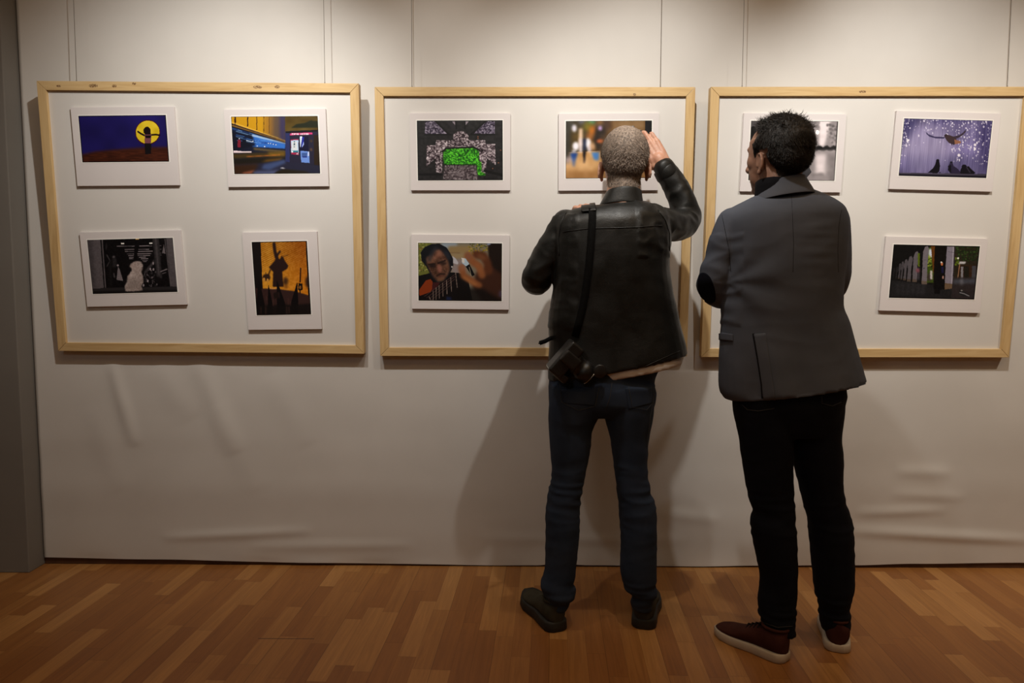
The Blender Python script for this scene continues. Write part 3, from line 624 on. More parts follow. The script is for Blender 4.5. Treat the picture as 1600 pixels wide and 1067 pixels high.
def pic_bw(c):
    p = Pic(230, 156, c); g = lambda v: (v, v*.95, v*.96)
    p.fill(g(176)); p.rect(360, 300, 520, 830, g(18)); p.rect(380, 310, 520, 400, g(70), 1, 3); p.ell(410, 400, 26, 40, g(10))
    p.rect(870, 300, 960, 480, g(96), 1, 4); p.poly([(900, 440), (960, 400), (960, 560), (900, 560)], g(140), 1, 3); p.poly([(950, 300), (1060, 300), (1010, 520), (960, 520)], g(232), 1, 3)
    p.poly([(1060, 310), (1120, 310), (1100, 560), (1000, 540)], g(150), 1, 4); r = np.random.RandomState(2)
    for _ in range(60): p.ell(r.uniform(1020, 1110), r.uniform(340, 560), r.uniform(5, 14), r.uniform(5, 16), g(r.uniform(60, 190)), .6, 1)
    for _ in range(40): p.ell(r.uniform(880, 960), r.uniform(320, 520), r.uniform(6, 16), r.uniform(8, 22), g(r.uniform(80, 190)), .5, 1)
    for x in range(925, 1105, 14): p.ell(x, 545+8*math.sin(x), 12, 20, g(22), .9, 1)
    p.ell(960, 540, 26, 14, g(14), 1, 1); p.rect(520, 560, 1100, 830, g(150), 1, 3); p.rect(920, 590, 1010, 760, g(224), 1, 5); p.rect(890, 750, 1000, 775, g(120), .8, 3); p.rect(1040, 600, 1100, 830, g(120), .7, 6); p.rect(890, 580, 925, 740, g(120), .6, 5)
    p.ell(944, 408, 17, 19, (248, 246, 244)); p.tex(ONE+0*p.X, 8, 10, 10, 3); p.rect(520, 300, 880, 830, g(120), .6, 8)
    p.line([(1112, 320), (1085, 810)], 10, g(30), .8); p.border(g(70), 1); p.a = np.clip(p.a, 6, 248); return p.a
def pic_birds(c):
    p = Pic(240, 156, c); p.fill((112, 104, 150)); n = p.noise(50, 40, 2)
    p.a *= (.72+.5*n)[..., None]; p.ell(560, 540, 230, 190, (168, 160, 196), .75, 18); p.rect(370, 600, 1110, 740, (86, 82, 132), .35, 12)
    p.poly([(380, 300), (500, 300), (440, 460), (370, 560)], (50, 46, 90), .7, 8); p.poly([(1130, 300), (1040, 300), (1000, 480), (1060, 760), (1110, 760)], (56, 50, 96), .75, 10); p.poly([(600, 300), (980, 300), (960, 330), (640, 340)], (70, 64, 110), .6, 5)
    s = (p.noise(1.6, 60, 5)-.5); p.a += (s*34)[..., None]; r = np.random.RandomState(6)
    for _ in range(420):
        x = r.uniform(345, 1130); y = r.uniform(300, 680)
        if 430 < x < 720 and y > 400 and r.rand() < .85: continue
        if y > 560 and r.rand() < .6: continue
        w = r.uniform(2.5, 6.5); p.ell(x, y, w, w*r.uniform(.8, 1.8), (225, 220, 240), r.uniform(.4, .95))
    for x, y in ((978, 512), (975, 545), (415, 485), (840, 600)): p.ell(x, y, 10, 12, (245, 240, 250), .9)
    d = (46, 34, 44)
    p.poly([(566, 408), (590, 430), (640, 448), (725, 450), (722, 464), (650, 464), (596, 450), (575, 430)], (62, 56, 92)); p.poly([(800, 445), (850, 432), (880, 410), (900, 385), (905, 400), (880, 432), (840, 456), (810, 468)], (56, 46, 60))
    p.ell(738, 440, 16, 14, d); p.poly([(722, 445), (760, 432), (810, 450), (830, 480), (850, 500), (800, 512), (760, 500), (735, 470)], (60, 46, 50)); p.poly([(805, 470), (858, 482), (862, 500), (810, 510)], (140, 96, 76)); p.line([(780, 500), (785, 516)], 7, d); p.line([(796, 500), (800, 514)], 7, d)
    k = (14, 12, 22)
    p.ell(664, 648, 13, 14, k); p.poly([(652, 650), (676, 650), (684, 690), (676, 735), (660, 752), (580, 750), (620, 715), (640, 685)], k); p.poly([(668, 748), (684, 740), (690, 752)], k)
    p.ell(776, 664, 12, 12, k); p.poly([(764, 665), (788, 665), (796, 690), (830, 712), (852, 740), (850, 755), (770, 755), (748, 725), (750, 695)], (40, 34, 58)); p.poly([(750, 690), (775, 680), (775, 750), (748, 725)], k)
    p.ell(884, 694, 22, 18, k); p.poly([(862, 700), (920, 690), (945, 715), (975, 742), (965, 755), (850, 756), (850, 725)], k); p.line([(905, 700), (930, 740)], 9, (50, 44, 60))
    p.poly([(340, 752), (1075, 752), (1075, 790), (335, 780)], (22, 20, 30)); p.line([(350, 756), (1075, 760)], 8, (96, 90, 110), 1, 1); p.border((22, 20, 40), 1); p.a = np.clip(p.a, 4, 250); return p.a
def pic_arcade(c):
    p = Pic(240, 154, c); p.fill((14, 14, 15)); r = np.random.RandomState(9)
    p.poly([(100, 600), (500, 650), (900, 690), (1300, 560), (1300, 870), (60, 870)], (30, 30, 32), 1, 2)
    def leaf(x0, y0, x1, y1, n, cols):
        for _ in range(n): p.ell(r.uniform(x0, x1), r.uniform(y0, y1), r.uniform(6, 20), r.uniform(6, 16), cols[r.randint(len(cols))], .8)
    p.poly([(600, 160), (720, 130), (720, 640), (590, 640)], (60, 80, 22), 1, 1); leaf(605, 260, 705, 460, 50, [(110, 130, 30), (50, 66, 18), (150, 164, 70), (30, 40, 14)]); p.poly([(640, 170), (700, 170), (690, 300), (630, 250)], (205, 215, 230), 1, 2); p.ell(640, 560, 40, 60, (60, 52, 48), 1, 3); p.rect(650, 470, 680, 590, (200, 195, 195), 1, 1)
    p.poly([(980, 120), (1360, 120), (1300, 620), (970, 600)], (40, 34, 24)); leaf(1010, 125, 1340, 330, 150, [(34, 52, 24), (20, 30, 14), (54, 76, 34), (26, 38, 18)]); leaf(990, 290, 1060, 400, 20, [(96, 116, 30), (60, 74, 24)])
    p.poly([(1060, 340), (1150, 340), (1140, 370), (1050, 375)], (190, 190, 196), 1, 1); p.ell(1042, 295, 12, 14, (225, 225, 215)); p.rect(1050, 390, 1300, 560, (52, 34, 22), 1, 2); p.poly([(1080, 410), (1112, 410), (1106, 570), (1076, 570)], (128, 126, 134)); p.poly([(1235, 400), (1290, 400), (1280, 570), (1228, 570)], (66, 66, 72)); p.rect(1120, 400, 1190, 560, (30, 28, 22)); p.line([(1062, 380), (1020, 650)], 12, (150, 110, 84)); p.poly([(960, 560), (1300, 560), (1280, 860), (940, 860)], (44, 38, 40), 1, 2); p.poly([(970, 590), (1290, 575), (1285, 640), (970, 650)], (66, 68, 78), 1, 3); p.ell(1085, 620, 18, 50, (120, 120, 130), .7, 3)
    # columns and arches, receding to the left
    for (x0, x1, yt, yb, v) in ((535, 610, 130, 660, 112), (405, 470, 205, 630, 96), (330, 385, 270, 625, 84), (280, 318, 315, 610, 80), (240, 268, 345, 600, 70), (205, 232, 372, 590, 66), (170, 190, 420, 590, 34), (130, 145, 440, 590, 30)):
        p.poly([(x0-8, yb), (x1-8, yb), (x1+2, (yt+yb)/2), (x1+28, yt+40), (x1+10, yt), (x0+50*(x1-x0)/75, yt+10), (x0+20*(x1-x0)/75, yt+80)], (v, v*.95, v*1.02)); p.poly([(x0-8, yb-50*(x1-x0)/75), (x1-8, yb-40*(x1-x0)/75), (x1-8, yb), (x0-10, yb)], (v*.9, v*.75, v*.62), .8)
        p.poly([(x0-30*(x1-x0)/75, yb), (x0-8, yb), (x0+12, (yt+yb)/2), (x0+4, yt+110)], (10, 10, 11))
    p.poly([(480, 230), (510, 230), (505, 420), (480, 410)], (84, 100, 24)); p.ell(480, 470, 24, 30, (120, 40, 50), .9, 2); p.rect(465, 430, 500, 600, (170, 160, 180), .4, 3)
    p.rect(560, 320, 600, 326, (60, 60, 70)); p.ell(565, 440, 10, 12, (60, 60, 80))
    p.poly([(665, 125), (740, 125), (730, 480), (690, 500)], (96, 56, 18)); p.poly([(720, 125), (890, 125), (870, 420), (845, 720), (690, 720), (700, 480)], (14, 11, 10))
    p.poly([(890, 125), (1002, 125), (962, 600), (950, 715), (848, 730), (862, 480)], (128, 122, 136)); p.poly([(855, 640), (955, 650), (950, 715), (846, 730)], (104, 84, 66)); p.line([(978, 130), (945, 640)], 9, (170, 166, 180)); p.line([(900, 205), (985, 215)], 6, (84, 80, 90)); p.line([(1000, 130), (975, 560)], 16, (40, 34, 34))
    for k in range(6): p.poly([(190+k*70, 640), (215+k*72, 640), (205+k*72, 800), (180+k*68, 800)], (64, 64, 70), .5, 4)
    # person in black and lying dog
    p.poly([(770, 350), (830, 360), (845, 480), (850, 730), (790, 735), (780, 790), (705, 790), (700, 700), (720, 480)], (9, 9, 11)); p.ell(815, 375, 16, 24, (190, 110, 66)); p.ell(808, 355, 12, 12, (220, 215, 210)); p.rect(806, 420, 838, 500, (24, 24, 60)); p.ell(828, 562, 11, 22, (170, 130, 120)); p.line([(840, 600), (845, 760)], 6, (10, 10, 10))
    p.poly([(1040, 790), (1060, 730), (1090, 725), (1110, 750), (1180, 790), (1195, 830), (1120, 820), (1050, 800)], (34, 34, 36)); p.line([(1060, 770), (1120, 785), (1185, 815)], 14, (120, 120, 126)); p.ell(1085, 740, 14, 10, (120, 120, 120)); p.tex(ONE+0*p.X, 5, 3, 3, 3)
    p.border((6, 6, 7), 3); p.a = np.clip(p.a, 4, 235); return p.a

def crop(ox, oy, w, h, sx): # photograph pixels -> coordinates used while studying the motif
    return lambda q: ((q[0]-ox)*sx, (q[1]-oy)*sx)
PR = [
 (0, [(109.5, 167.2), (271, 166.8), (280.8, 290), (121, 290)], [(122, 180.2), (259, 180.6), (264.7, 253), (129.7, 253)], (0, 100, 4.64), pic_moon,
  'mounted photograph of a figure with open arms before a yellow moon on dark blue'),
 (0, [(349, 170.7), (508.8, 170), (513.5, 290.7), (357, 292.5)], [(361, 182), (496.3, 181.5), (500.6, 271), (366.5, 271.8)], (355, 170, 9.7), pic_tram,
  'mounted night photograph of blue and yellow light streaks beside a photo booth'),
 (0, [(123.3, 362), (281, 360.2), (292.5, 476.6), (136.6, 478.7)], [(135.6, 374.2), (269.8, 372.2), (277.6, 456.3), (146, 458.7)], (130, 365, 9.7), pic_dog,
  'mounted black and white photograph of a fluffy white dog seen from behind'),
 (0, [(377.4, 362.3), (494.9, 362.3), (503, 514.3), (388.6, 515.3)], [(393, 377.8), (479.4, 376.6), (486.5, 491), (401.6, 492.3)], (380, 370, 8.208), pic_shadow,
  'mounted upright photograph of an orange wall with dark shadows and pointed hoods'),
 (1, [(639.9, 176.7), (797.5, 176.7), (797.1, 297.4), (642.2, 297.4)], [(651, 188.4), (785.4, 188), (785.7, 281.7), (653.4, 281.7)], (590, 130, 5.615), pic_stone,
  'mounted photograph of grey speckled stonework with a bright green patch'),
 (1, [(642, 365.8), (796.6, 367.8), (794.7, 484), (644, 482.3)], [(652.9, 378.8), (784.4, 380.6), (783.8, 470.5), (654.3, 469.3)], (640, 370, 9.7), pic_guitar,
  'mounted photograph of a dark-haired guitarist with his hand close to the lens'),
 (1, [(872.5, 176.9), (1030, 177), (1028, 297.4), (872.9, 297.8)], [(884, 189), (1018.7, 188.5), (1017, 277.7), (884, 279)], (870, 170, 8.21), pic_street,
  'mounted blurred colour photograph of people in a street, half behind the grey-haired head'),
 (2, [(1162.8, 176.9), (1323, 177.8), (1313.8, 300.3), (1155.9, 299.3)], [(1173.7, 189), (1309.6, 189.3), (1303.4, 282.3), (1168.8, 281.5)], (1100, 130, 5.333), pic_bw,
  'mounted black and white street photograph half hidden by the dark-haired head'),
 (2, [(1401.9, 174), (1565, 176), (1550, 298.7), (1388.4, 296)], [(1412.7, 186.2), (1552.2, 187.4), (1539.6, 277), (1403.7, 275.5)], (1340, 130, 5.335), pic_birds,
  'mounted violet photograph of a flying pigeon above three perched pigeons'),
 (2, [(1385, 370.4), (1545.6, 371.6), (1530, 488.2), (1373.3, 486)], [(1396.7, 382.6), (1531.6, 383.8), (1521.5, 467), (1388.2, 465.8)], (1380, 370, 8.894), pic_arcade,
  'mounted photograph of a dark arcade with lit columns and a person in black'),
]
BT = .012
for fi, mc, pc, cr, fn, lab in PR:
    T = FM[fi]; yo = REC-BT
    loc = [to_local(T, x, y, yo) for x, y in mc]; cen, w, h, ang = fit_rect(loc)
    R_ = Matrix.Rotation(-ang, 4, 'Y'); L_ = Matrix.Translation((cen[0], yo, cen[1])) @ R_
    root = empty('mounted_photograph'); root.matrix_world = T @ L_
    tag(root, lab, 'photograph', 'photographs in the display frames')
    mb = MB(); mb.box((-w/2, 0, -h/2), (w/2, BT, h/2)); link('mount', bev(mb.mesh(), .0008), M['board'], root, smooth=False)
    lp = []
    Li = L_.inverted()
    for x, y in pc:
        q = to_local(T, x, y, yo); q = Li @ V((q[0], yo, q[1])); lp.append(np.array([q.x, q.z]))
    c2, w2, h2, a2 = fit_rect(lp)
    img = fn([((x-cr[0])*cr[2], (y-cr[1])*cr[2]) for x, y in pc]); img = np.clip(img/255, 0, 1)
    img = np.where(img <= .04045, img/12.92, ((img+.055)/1.055)**2.4)
    H, W = img.shape[:2]
    vs = []; ca, sa = math.cos(a2), math.sin(a2)
    for j in range(H+1):
        for i in range(W+1):
            lx, lz = (i/W-.5)*w2, (.5-j/H)*h2; vs.append((c2[0]+lx*ca-lz*sa, -.0012, c2[1]+lx*sa+lz*ca))
    n1 = (W+1)*(H+1)
    fs = [(j*(W+1)+i, (j+1)*(W+1)+i, (j+1)*(W+1)+i+1, j*(W+1)+i+1) for j in range(H) for i in range(W)]
    rim = [i for i in range(W+1)]+[j*(W+1)+W for j in range(1, H+1)]+[H*(W+1)+i for i in range(W-1, -1, -1)]+[j*(W+1) for j in range(H-1, 0, -1)]
    for k in rim: vs.append((vs[k][0], 0, vs[k][2]))
    nr = len(rim); sides = [(rim[k], rim[(k+1) % nr], n1+(k+1) % nr, n1+k) for k in range(nr)]
    me = bpy.data.meshes.new('print'); me.from_pydata(vs, [], fs+sides)
    ca_ = me.color_attributes.new('ink', 'FLOAT_COLOR', 'CORNER'); arr = np.ones((len(me.loops), 4), np.float32)*.05
    arr[:len(fs)*4, :3] = np.repeat(img.reshape(-1, 3), 4, axis=0); arr[:, 3] = 1
    ca_.data.foreach_set('color', arr.ravel())
    link('print', me, M['print'], root, smooth=False)
    # narrow bright edge of paper left round the print
    e = .004; mb = MB(); A = Matrix.Translation((c2[0], 0, c2[1])) @ Matrix.Rotation(-a2, 4, 'Y')
    mb.box((-w2/2-e, -.0006, -h2/2-e), (w2/2+e, .0002, h2/2+e), A); link('paper_edge', mb.mesh(), simple('white_paper_%d' % len(bpy.data.materials), (.86, .84, .80, 1), .6, .01), root, smooth=False)

# hanging wires
def wire(fi, x, y, mat, r, label, fr=None):
    T = FM[fi]; q = to_local(T, x, y, .012); b = T @ V((min(max(q[0], .02), FWD-.02), .012, FHT-.002)); top = V((b.x, b.y+.02, 3.58))
    mb = MB(); mb.tube([b, b.lerp(top, .5), top], r, 8, rounded=False)
    mb.tube([b+V((0, 0, -.001)), b+V((0, 0, .008))], .0022, 8)
    o = link('hanging_wire', mb.mesh(), mat); tag(o, label, 'wire', 'wires holding the display frames')
wire(0, 119.4, 124, M['steel'], .0011, 'dark hanging wire near the left corner of the left display frame')
wire(0, 507.5, 130, M['steel'], .0010, 'dark hanging wire near the right corner of the left display frame')
wire(1, 643.8, 136, M['steel'], .0011, 'dark hanging wire near the left corner of the middle display frame')
wire(1, 1032, 136, M['steel'], .0011, 'dark hanging wire near the right corner of the middle display frame')
wire(2, 1159.5, 137, M['steel'], .0010, 'dark hanging wire near the left corner of the right display frame')
wire(2, 1574, 134, M['steel'], .0010, 'dark hanging wire at the right end of the right display frame')

# ------------------------------------------------------------------ people
def ring_px(a, b, Y, depth, n=36, e=2.25, off=0.0):
    L, R_ = P(a[0], a[1], Y), P(b[0], b[1], Y); c = (L+R_)/2 + V((0, off, 0))
    return (c, (R_-L)/2, V((0, depth, 0)), n, e)
def torso(mb, rows, Y, per=4, scale=1.0, e=2.25):
    """rows: (xl, yl, xr, yr, depth, dy)"""
    for r in (rows,):
        sm = spline([tuple(q) for q in r], per); rings = []
        for q in sm:
            c, a, b, n, ee = ring_px((q[0], q[1]), (q[2], q[3]), Y+q[5], q[4], e=e)
            rings.append(mb.ring(c, a*scale, b*scale, n, ee))
        mb.loft(rings)
def limb(mb, pts, scale=1.0, per=5, n=20, shrink=0.0, rounded=True):
    """pts: (px, py, Y, radius)"""
    q = spline([tuple(P(p[0], p[1], p[2]))+(p[3],) for p in pts], per)
    mb.tube([V(t[:3]) for t in q], [max(.01, t[3]*scale-shrink) for t in q], n, rounded=rounded)
def leg(mb, rows, Y0, Y1, scale=1.0, dr=1.08, per=4, shrink=0):
    """rows: (yl, xl, yr, xr) down the silhouette; depth goes with width"""
    k = len(rows); sm = spline([(r[0], r[1], r[2], r[3], Y0+(Y1-Y0)*i/(k-1)+(r[4] if len(r) > 4 else 0)) for i, r in enumerate(rows)], per)
    rings = []
    for q in sm:
        c, a, b, n, e = ring_px((q[1], q[0]), (q[3], q[2]), q[4], 1); w = max(.02, a.length*scale-shrink)
        rings.append(mb.ring(c, a.normalized()*w, V((0, w*dr, 0)), 28, 2.1))
    mb.loft(rings)

def sdist_bvh(me):
    return BVHTree.FromPolygons([v.co.copy() for v in me.vertices], [tuple(p.vertices) for p in me.polygons])
def hit(bvh, px, py, off=.004):
    r = ray(px, py); loc, nor, idx, dist = bvh.ray_cast(CAM, r)
    if loc is None: return None
    if nor.dot(r) > 0: nor = -nor
    return loc + nor*off
def stitched(name, bvh, path, r, mat, parent, off=.001, step=6):
    mb = MB(); pts = []
    for (x1, y1), (x2, y2) in zip(path, path[1:]):
        n = max(2, int(math.hypot(x2-x1, y2-y1)/step))
        for i in range(n):
            h = hit(bvh, x1+(x2-x1)*i/n, y1+(y2-y1)*i/n, off)
            if h: pts.append(h)
    h = hit(bvh, *path[-1], off)
    if h: pts.append(h)
    if len(pts) < 2: return None
    mb.tube(pts, r, 8, rounded=False); return link(name, mb.mesh(), mat, parent)
def patch(name, bvh, quad, mat, parent, off=.004, nu=16, nv=16, thick=.004, round_=0.0):
    """a piece of cloth lying on another: quad of photo pixels TL, TR, BR, BL laid on the surface"""
    tl, tr, br, bl = quad; g = {}
    for j in range(nv+1):
        for i in range(nu+1):
            u, v = i/nu, j/nv
            if round_:
                a, b = 2*u-1, 2*v-1; a2, b2 = a*math.sqrt(1-b*b/2*round_), b*math.sqrt(1-a*a/2*round_); u2, v2 = (a2+1)/2, (b2+1)/2
            else: u2, v2 = u, v
            x = (tl[0]*(1-u2)+tr[0]*u2)*(1-v2)+(bl[0]*(1-u2)+br[0]*u2)*v2; y = (tl[1]*(1-u2)+tr[1]*u2)*(1-v2)+(bl[1]*(1-u2)+br[1]*u2)*v2
            g[i, j] = hit(bvh, x, y, off)
    ids = {}; vs = []; fs = []
    for k, p in g.items():
        if p is not None: ids[k] = len(vs); vs.append(p)
    for j in range(nv):
        for i in range(nu):
            q = [(i, j), (i+1, j), (i+1, j+1), (i, j+1)]
            if all(t in ids for t in q) and max((vs[ids[q[a]]]-vs[ids[q[(a+1) % 4]]]).length for a in range(4)) < .05: fs.append([ids[t] for t in q])
    me = bpy.data.meshes.new(name); me.from_pydata(vs, [], fs); o = link(name, me, mat, parent)
    s = o.modifiers.new('thickness', 'SOLIDIFY'); s.thickness = thick; s.offset = 0
    return o

def hand(mb, wrist, fwd, side, curls, palm=.085, sc=1.0, thumb=(.5, .3), spread=.10):
    """fwd: wrist to knuckles, side: towards the thumb, nrm: out of the back of the hand"""
    fwd = V(fwd).normalized(); side = (V(side) - fwd*V(side).dot(fwd)).normalized(); nrm = curls['nrm']; nrm = V(nrm); nrm = (nrm - fwd*nrm.dot(fwd) - side*nrm.dot(side)).normalized()
    W = V(wrist); lens = [(.043, .026, .021), (.048, .030, .022), (.044, .028, .022), (.034, .021, .019)]
    offs = [.030, .0095, -.0105, -.029]; pl = [palm, palm*1.03, palm*.97, palm*.88]; rad = [.0092, .0095, .0090, .0080]
    for i in range(4):
        o = offs[i]*sc; K = W + fwd*pl[i]*sc + side*o
        mb.tube([W+side*o*.55, W+side*o*.8+fwd*pl[i]*sc*.5+nrm*.002, K], [.016*sc, .0145*sc, .0115*sc], 12)
        mb.ell(K+nrm*.002, (.0105*sc,)*3, n=12, m=8)
        p = K; ang = 0; pts = [K]; rr = [rad[i]*1.12*sc]
        d0 = (fwd+side*(spread*(1.2-i*.8))).normalized()
        for L, c in zip(lens[i], curls['f'][i]):
            ang += math.radians(c); d = d0*math.cos(ang) - nrm*math.sin(ang); p = p+d*L*sc; pts.append(p); rr.append(rad[i]*(1.02-.10*len(pts)*.6)*sc)
        mb.tube(pts, rr, 12)
    # thumb leaves the side of the palm near its base
    b = W + side*.022*sc + fwd*.014*sc; k = b + (side*.85+fwd*.75-nrm*.35).normalized()*.042*sc
    t1 = k + (side*thumb[0]+fwd*.9-nrm*thumb[1]).normalized()*.032*sc; t2 = t1 + (side*(thumb[0]-.35)+fwd*.95-nrm*(thumb[1]+.2)).normalized()*.026*sc
    mb.tube([W+fwd*.01*sc, b, k, t1, t2], [.015*sc, .0175*sc, .0125*sc, .0108*sc, .0088*sc], 12)
    mb.tube([W-fwd*.02, W+fwd*.03*sc], [.026*sc, .026*sc], 14)

def head(mb, T, ear=-.048, sc=1.0):
    h = MB()
    h.ell((0, -.012, .004), (.0745, .0945, .0875), n=32, m=20)
    h.ell((0, .03, .018), (.066, .062, .062)); h.ell((0, -.055, -.02), (.060, .05, .055))
    rings = []
    for z, cy, hw, hd in ((.03, .014, .070, .080), (-.01, .018, .0695, .078), (-.04, .021, .0665, .074), (-.07, .027, .060, .066), (-.095, .036, .050, .055), (-.118, .050, .036, .038), (-.132, .062, .020, .020)):
        rings.append(h.ring((0, cy, z), (hw, 0, 0), (0, hd, 0), 28, 2.3))
    h.loft(rings)
    h.tube([(0, .096, -.005), (0, .108, -.03), (0, .119, -.052)], [.008, .0095, .013]); h.ell((-.011, .106, -.056), (.009, .011, .008)); h.ell((.011, .106, -.056), (.009, .011, .008))
    h.tube([(-.045, .078, .004), (-.02, .094, .008), (.02, .094, .008), (.045, .078, .004)], [.008, .0095, .0095, .008])
    h.ell((0, .092, -.083), (.026, .012, .006)); h.ell((0, .091, -.094), (.022, .012, .0065)); h.ell((0, .078, -.122), (.022, .018, .014))
    for s in (-1, 1):
        h.ell((s*.040, .050, -.036), (.025, .034, .034)); h.ell((s*.032, .046, -.070), (.026, .032, .052))
        R_ = Matrix.Rotation(s*.38, 3, 'Z') @ Matrix.Rotation(-.2, 3, 'X')
        h.ell((s*.0765, -.004, ear), (.0055, .018, .031), R_, 18, 14)
        pts = []
        for k in range(9):
            t = math.radians(-60+k*32); pts.append(V((s*.0795, -.004, ear)) + R_ @ V((s*.003, -math.cos(t)*.0165, math.sin(t)*.029)))
        h.tube(pts, [.0038]*8+[.004], 8); h.ell((s*.076, .001, ear-.028), (.006, .009, .009))
    h.xf(T); mb.addm(h.v, h.f)

def hairline(y, style):
    k = {'dark': [(-.2, -.100), (-.07, -.105), (-.045, -.085), (-.025, -.045), (-.005, -.006), (.022, -.014), (.034, -.028), (.040, .03), (.052, .068), (.07, .084), (.2, .09)],
         'grey': [(-.2, -.100), (-.07, -.100), (-.045, -.090), (-.028, -.060), (-.006, -.012), (.022, -.012), (.036, -.03), (.044, .02), (.065, .05), (.085, .062), (.2, .07)]}[style]
    for (a, b), (c, d) in zip(k, k[1:]):
        if y <= c: return b+(d-b)*max(0, (y-a))/(c-a)
    return k[-1][1]
def hair(body, T, style, thick, mat, parent, nstrand, seglen, width, comb):
    Ti = T.inverted(); Tn = T.to_3x3(); me = body.data
    sel = []; loc = [Ti @ v.co for v in me.vertices]
    ok = [False]*len(loc); mrg = [0.0]*len(loc)
    for i, q in enumerate(loc):
        if q.z < -.13 or q.z > .14 or abs(q.x) > .11 or abs(q.y) > .14: continue
        if q.z > -.05:
            if (q.x/.0745)**2+((q.y+.012)/.0945)**2+((q.z-.004)/.0875)**2 > 1.33: continue
        elif q.x**2+(q.y+.04)**2 > .078**2: continue
        # leave the ears free
        if abs(q.x) > .071 and -.030 < q.y < .022 and q.z < -.008: continue
        e = q.z - hairline(q.y+(.55*max(0, abs(q.x)-.022)*min(1, max(0, (q.z-.015)/.02)) if style == 'dark' else 0), style) + .006*noise.noise(q*60)
        if e > -.004: ok[i] = True; mrg[i] = e
    vs, fs, ids = [], [], {}
    me.calc_loop_triangles()
    nm = [v.normal.copy() for v in me.vertices]
    def vid(i):
        if i not in ids:
            ids[i] = len(vs); q = loc[i]; s = min(1, max(0, mrg[i]/.03)); s = s*s*(3-2*s)
            top = 1+(.7*max(0, q.z)/.09 if style == 'dark' else 0)
            side = min(1, max(.25, 1-abs(q.z+.03)*0 if q.z > .0 else 1+q.z/.12))
            lump = noise.noise(q*45)*.35+noise.noise(q*110)*.2 if style == 'dark' else noise.noise(q*90)*.12
            vs.append(me.vertices[i].co + nm[i]*(.0008+thick*s*top*side*(1+lump)))
        return ids[i]
    src = []
    for p in me.polygons:
        if all(ok[i] for i in p.vertices):
            fs.append([vid(i) for i in p.vertices]); src.append(p.index)
    bot = len(vs)
    m2 = bpy.data.meshes.new('hair'); m2.from_pydata(vs, [], fs)
    # strands on top of the cap
    r = random.Random(11); sv, sf = [tuple(v) for v in vs], [tuple(f) for f in fs]
    for _ in range(nstrand):
        f = fs[r.randrange(len(fs))]; a, b = r.random(), r.random()
        p = (vs[f[0]]*(1-a)+vs[f[1]]*a)*(1-b)+(vs[f[3 % len(f)]]*(1-a)+vs[f[2]]*a)*b
        q = Ti @ p; n = (p - (T @ V((0, -.01, 0)))).normalized()
        L = seglen(q)*r.uniform(.6, 1.25); d = comb(q, r); d = (Tn @ V(d)).normalized()
        t = (n*(.55 if style == 'grey' else .22)+d).normalized(); sd = n.cross(t).normalized()*width*r.uniform(.6, 1.2)
        pts = [p-n*.002]; cur = p
        k = 4 if L > .015 else 2
        wob = V((r.gauss(0, .25), r.gauss(0, .25), r.gauss(0, .25)))
        for j in range(k):
            t = (t + wob*.5 + d*.25 - n*.18).normalized(); cur = cur+t*L/k; pts.append(cur)
        base = len(sv)
        for j, c in enumerate(pts[:-1]):
            w = sd*(1-.5*j/k); sv += [tuple(c-w), tuple(c+w)]
        sv.append(tuple(pts[-1]))
        for j in range(len(pts)-2): sf.append((base+2*j, base+2*j+1, base+2*j+3, base+2*j+2))
        sf.append((base+2*(len(pts)-2), base+2*(len(pts)-2)+1, len(sv)-1))
    m2 = bpy.data.meshes.new('hair'); m2.from_pydata(sv, [], sf)
    return link('hair', m2, mat, parent)

def eyes(T, parent):
    for s in (-1, 1):
        mb = MB(); mb.ell((s*.031, .080, -.018), (.0118, .0118, .0118), n=16, m=10); mb.xf(T); e = link('eye', mb.mesh(), M['eye'], parent)
        mb = MB(); mb.ell((s*.031, .0898, -.018), (.0055, .0028, .0055), n=12, m=8); mb.xf(T); link('iris', mb.mesh(), M['iris'], e)

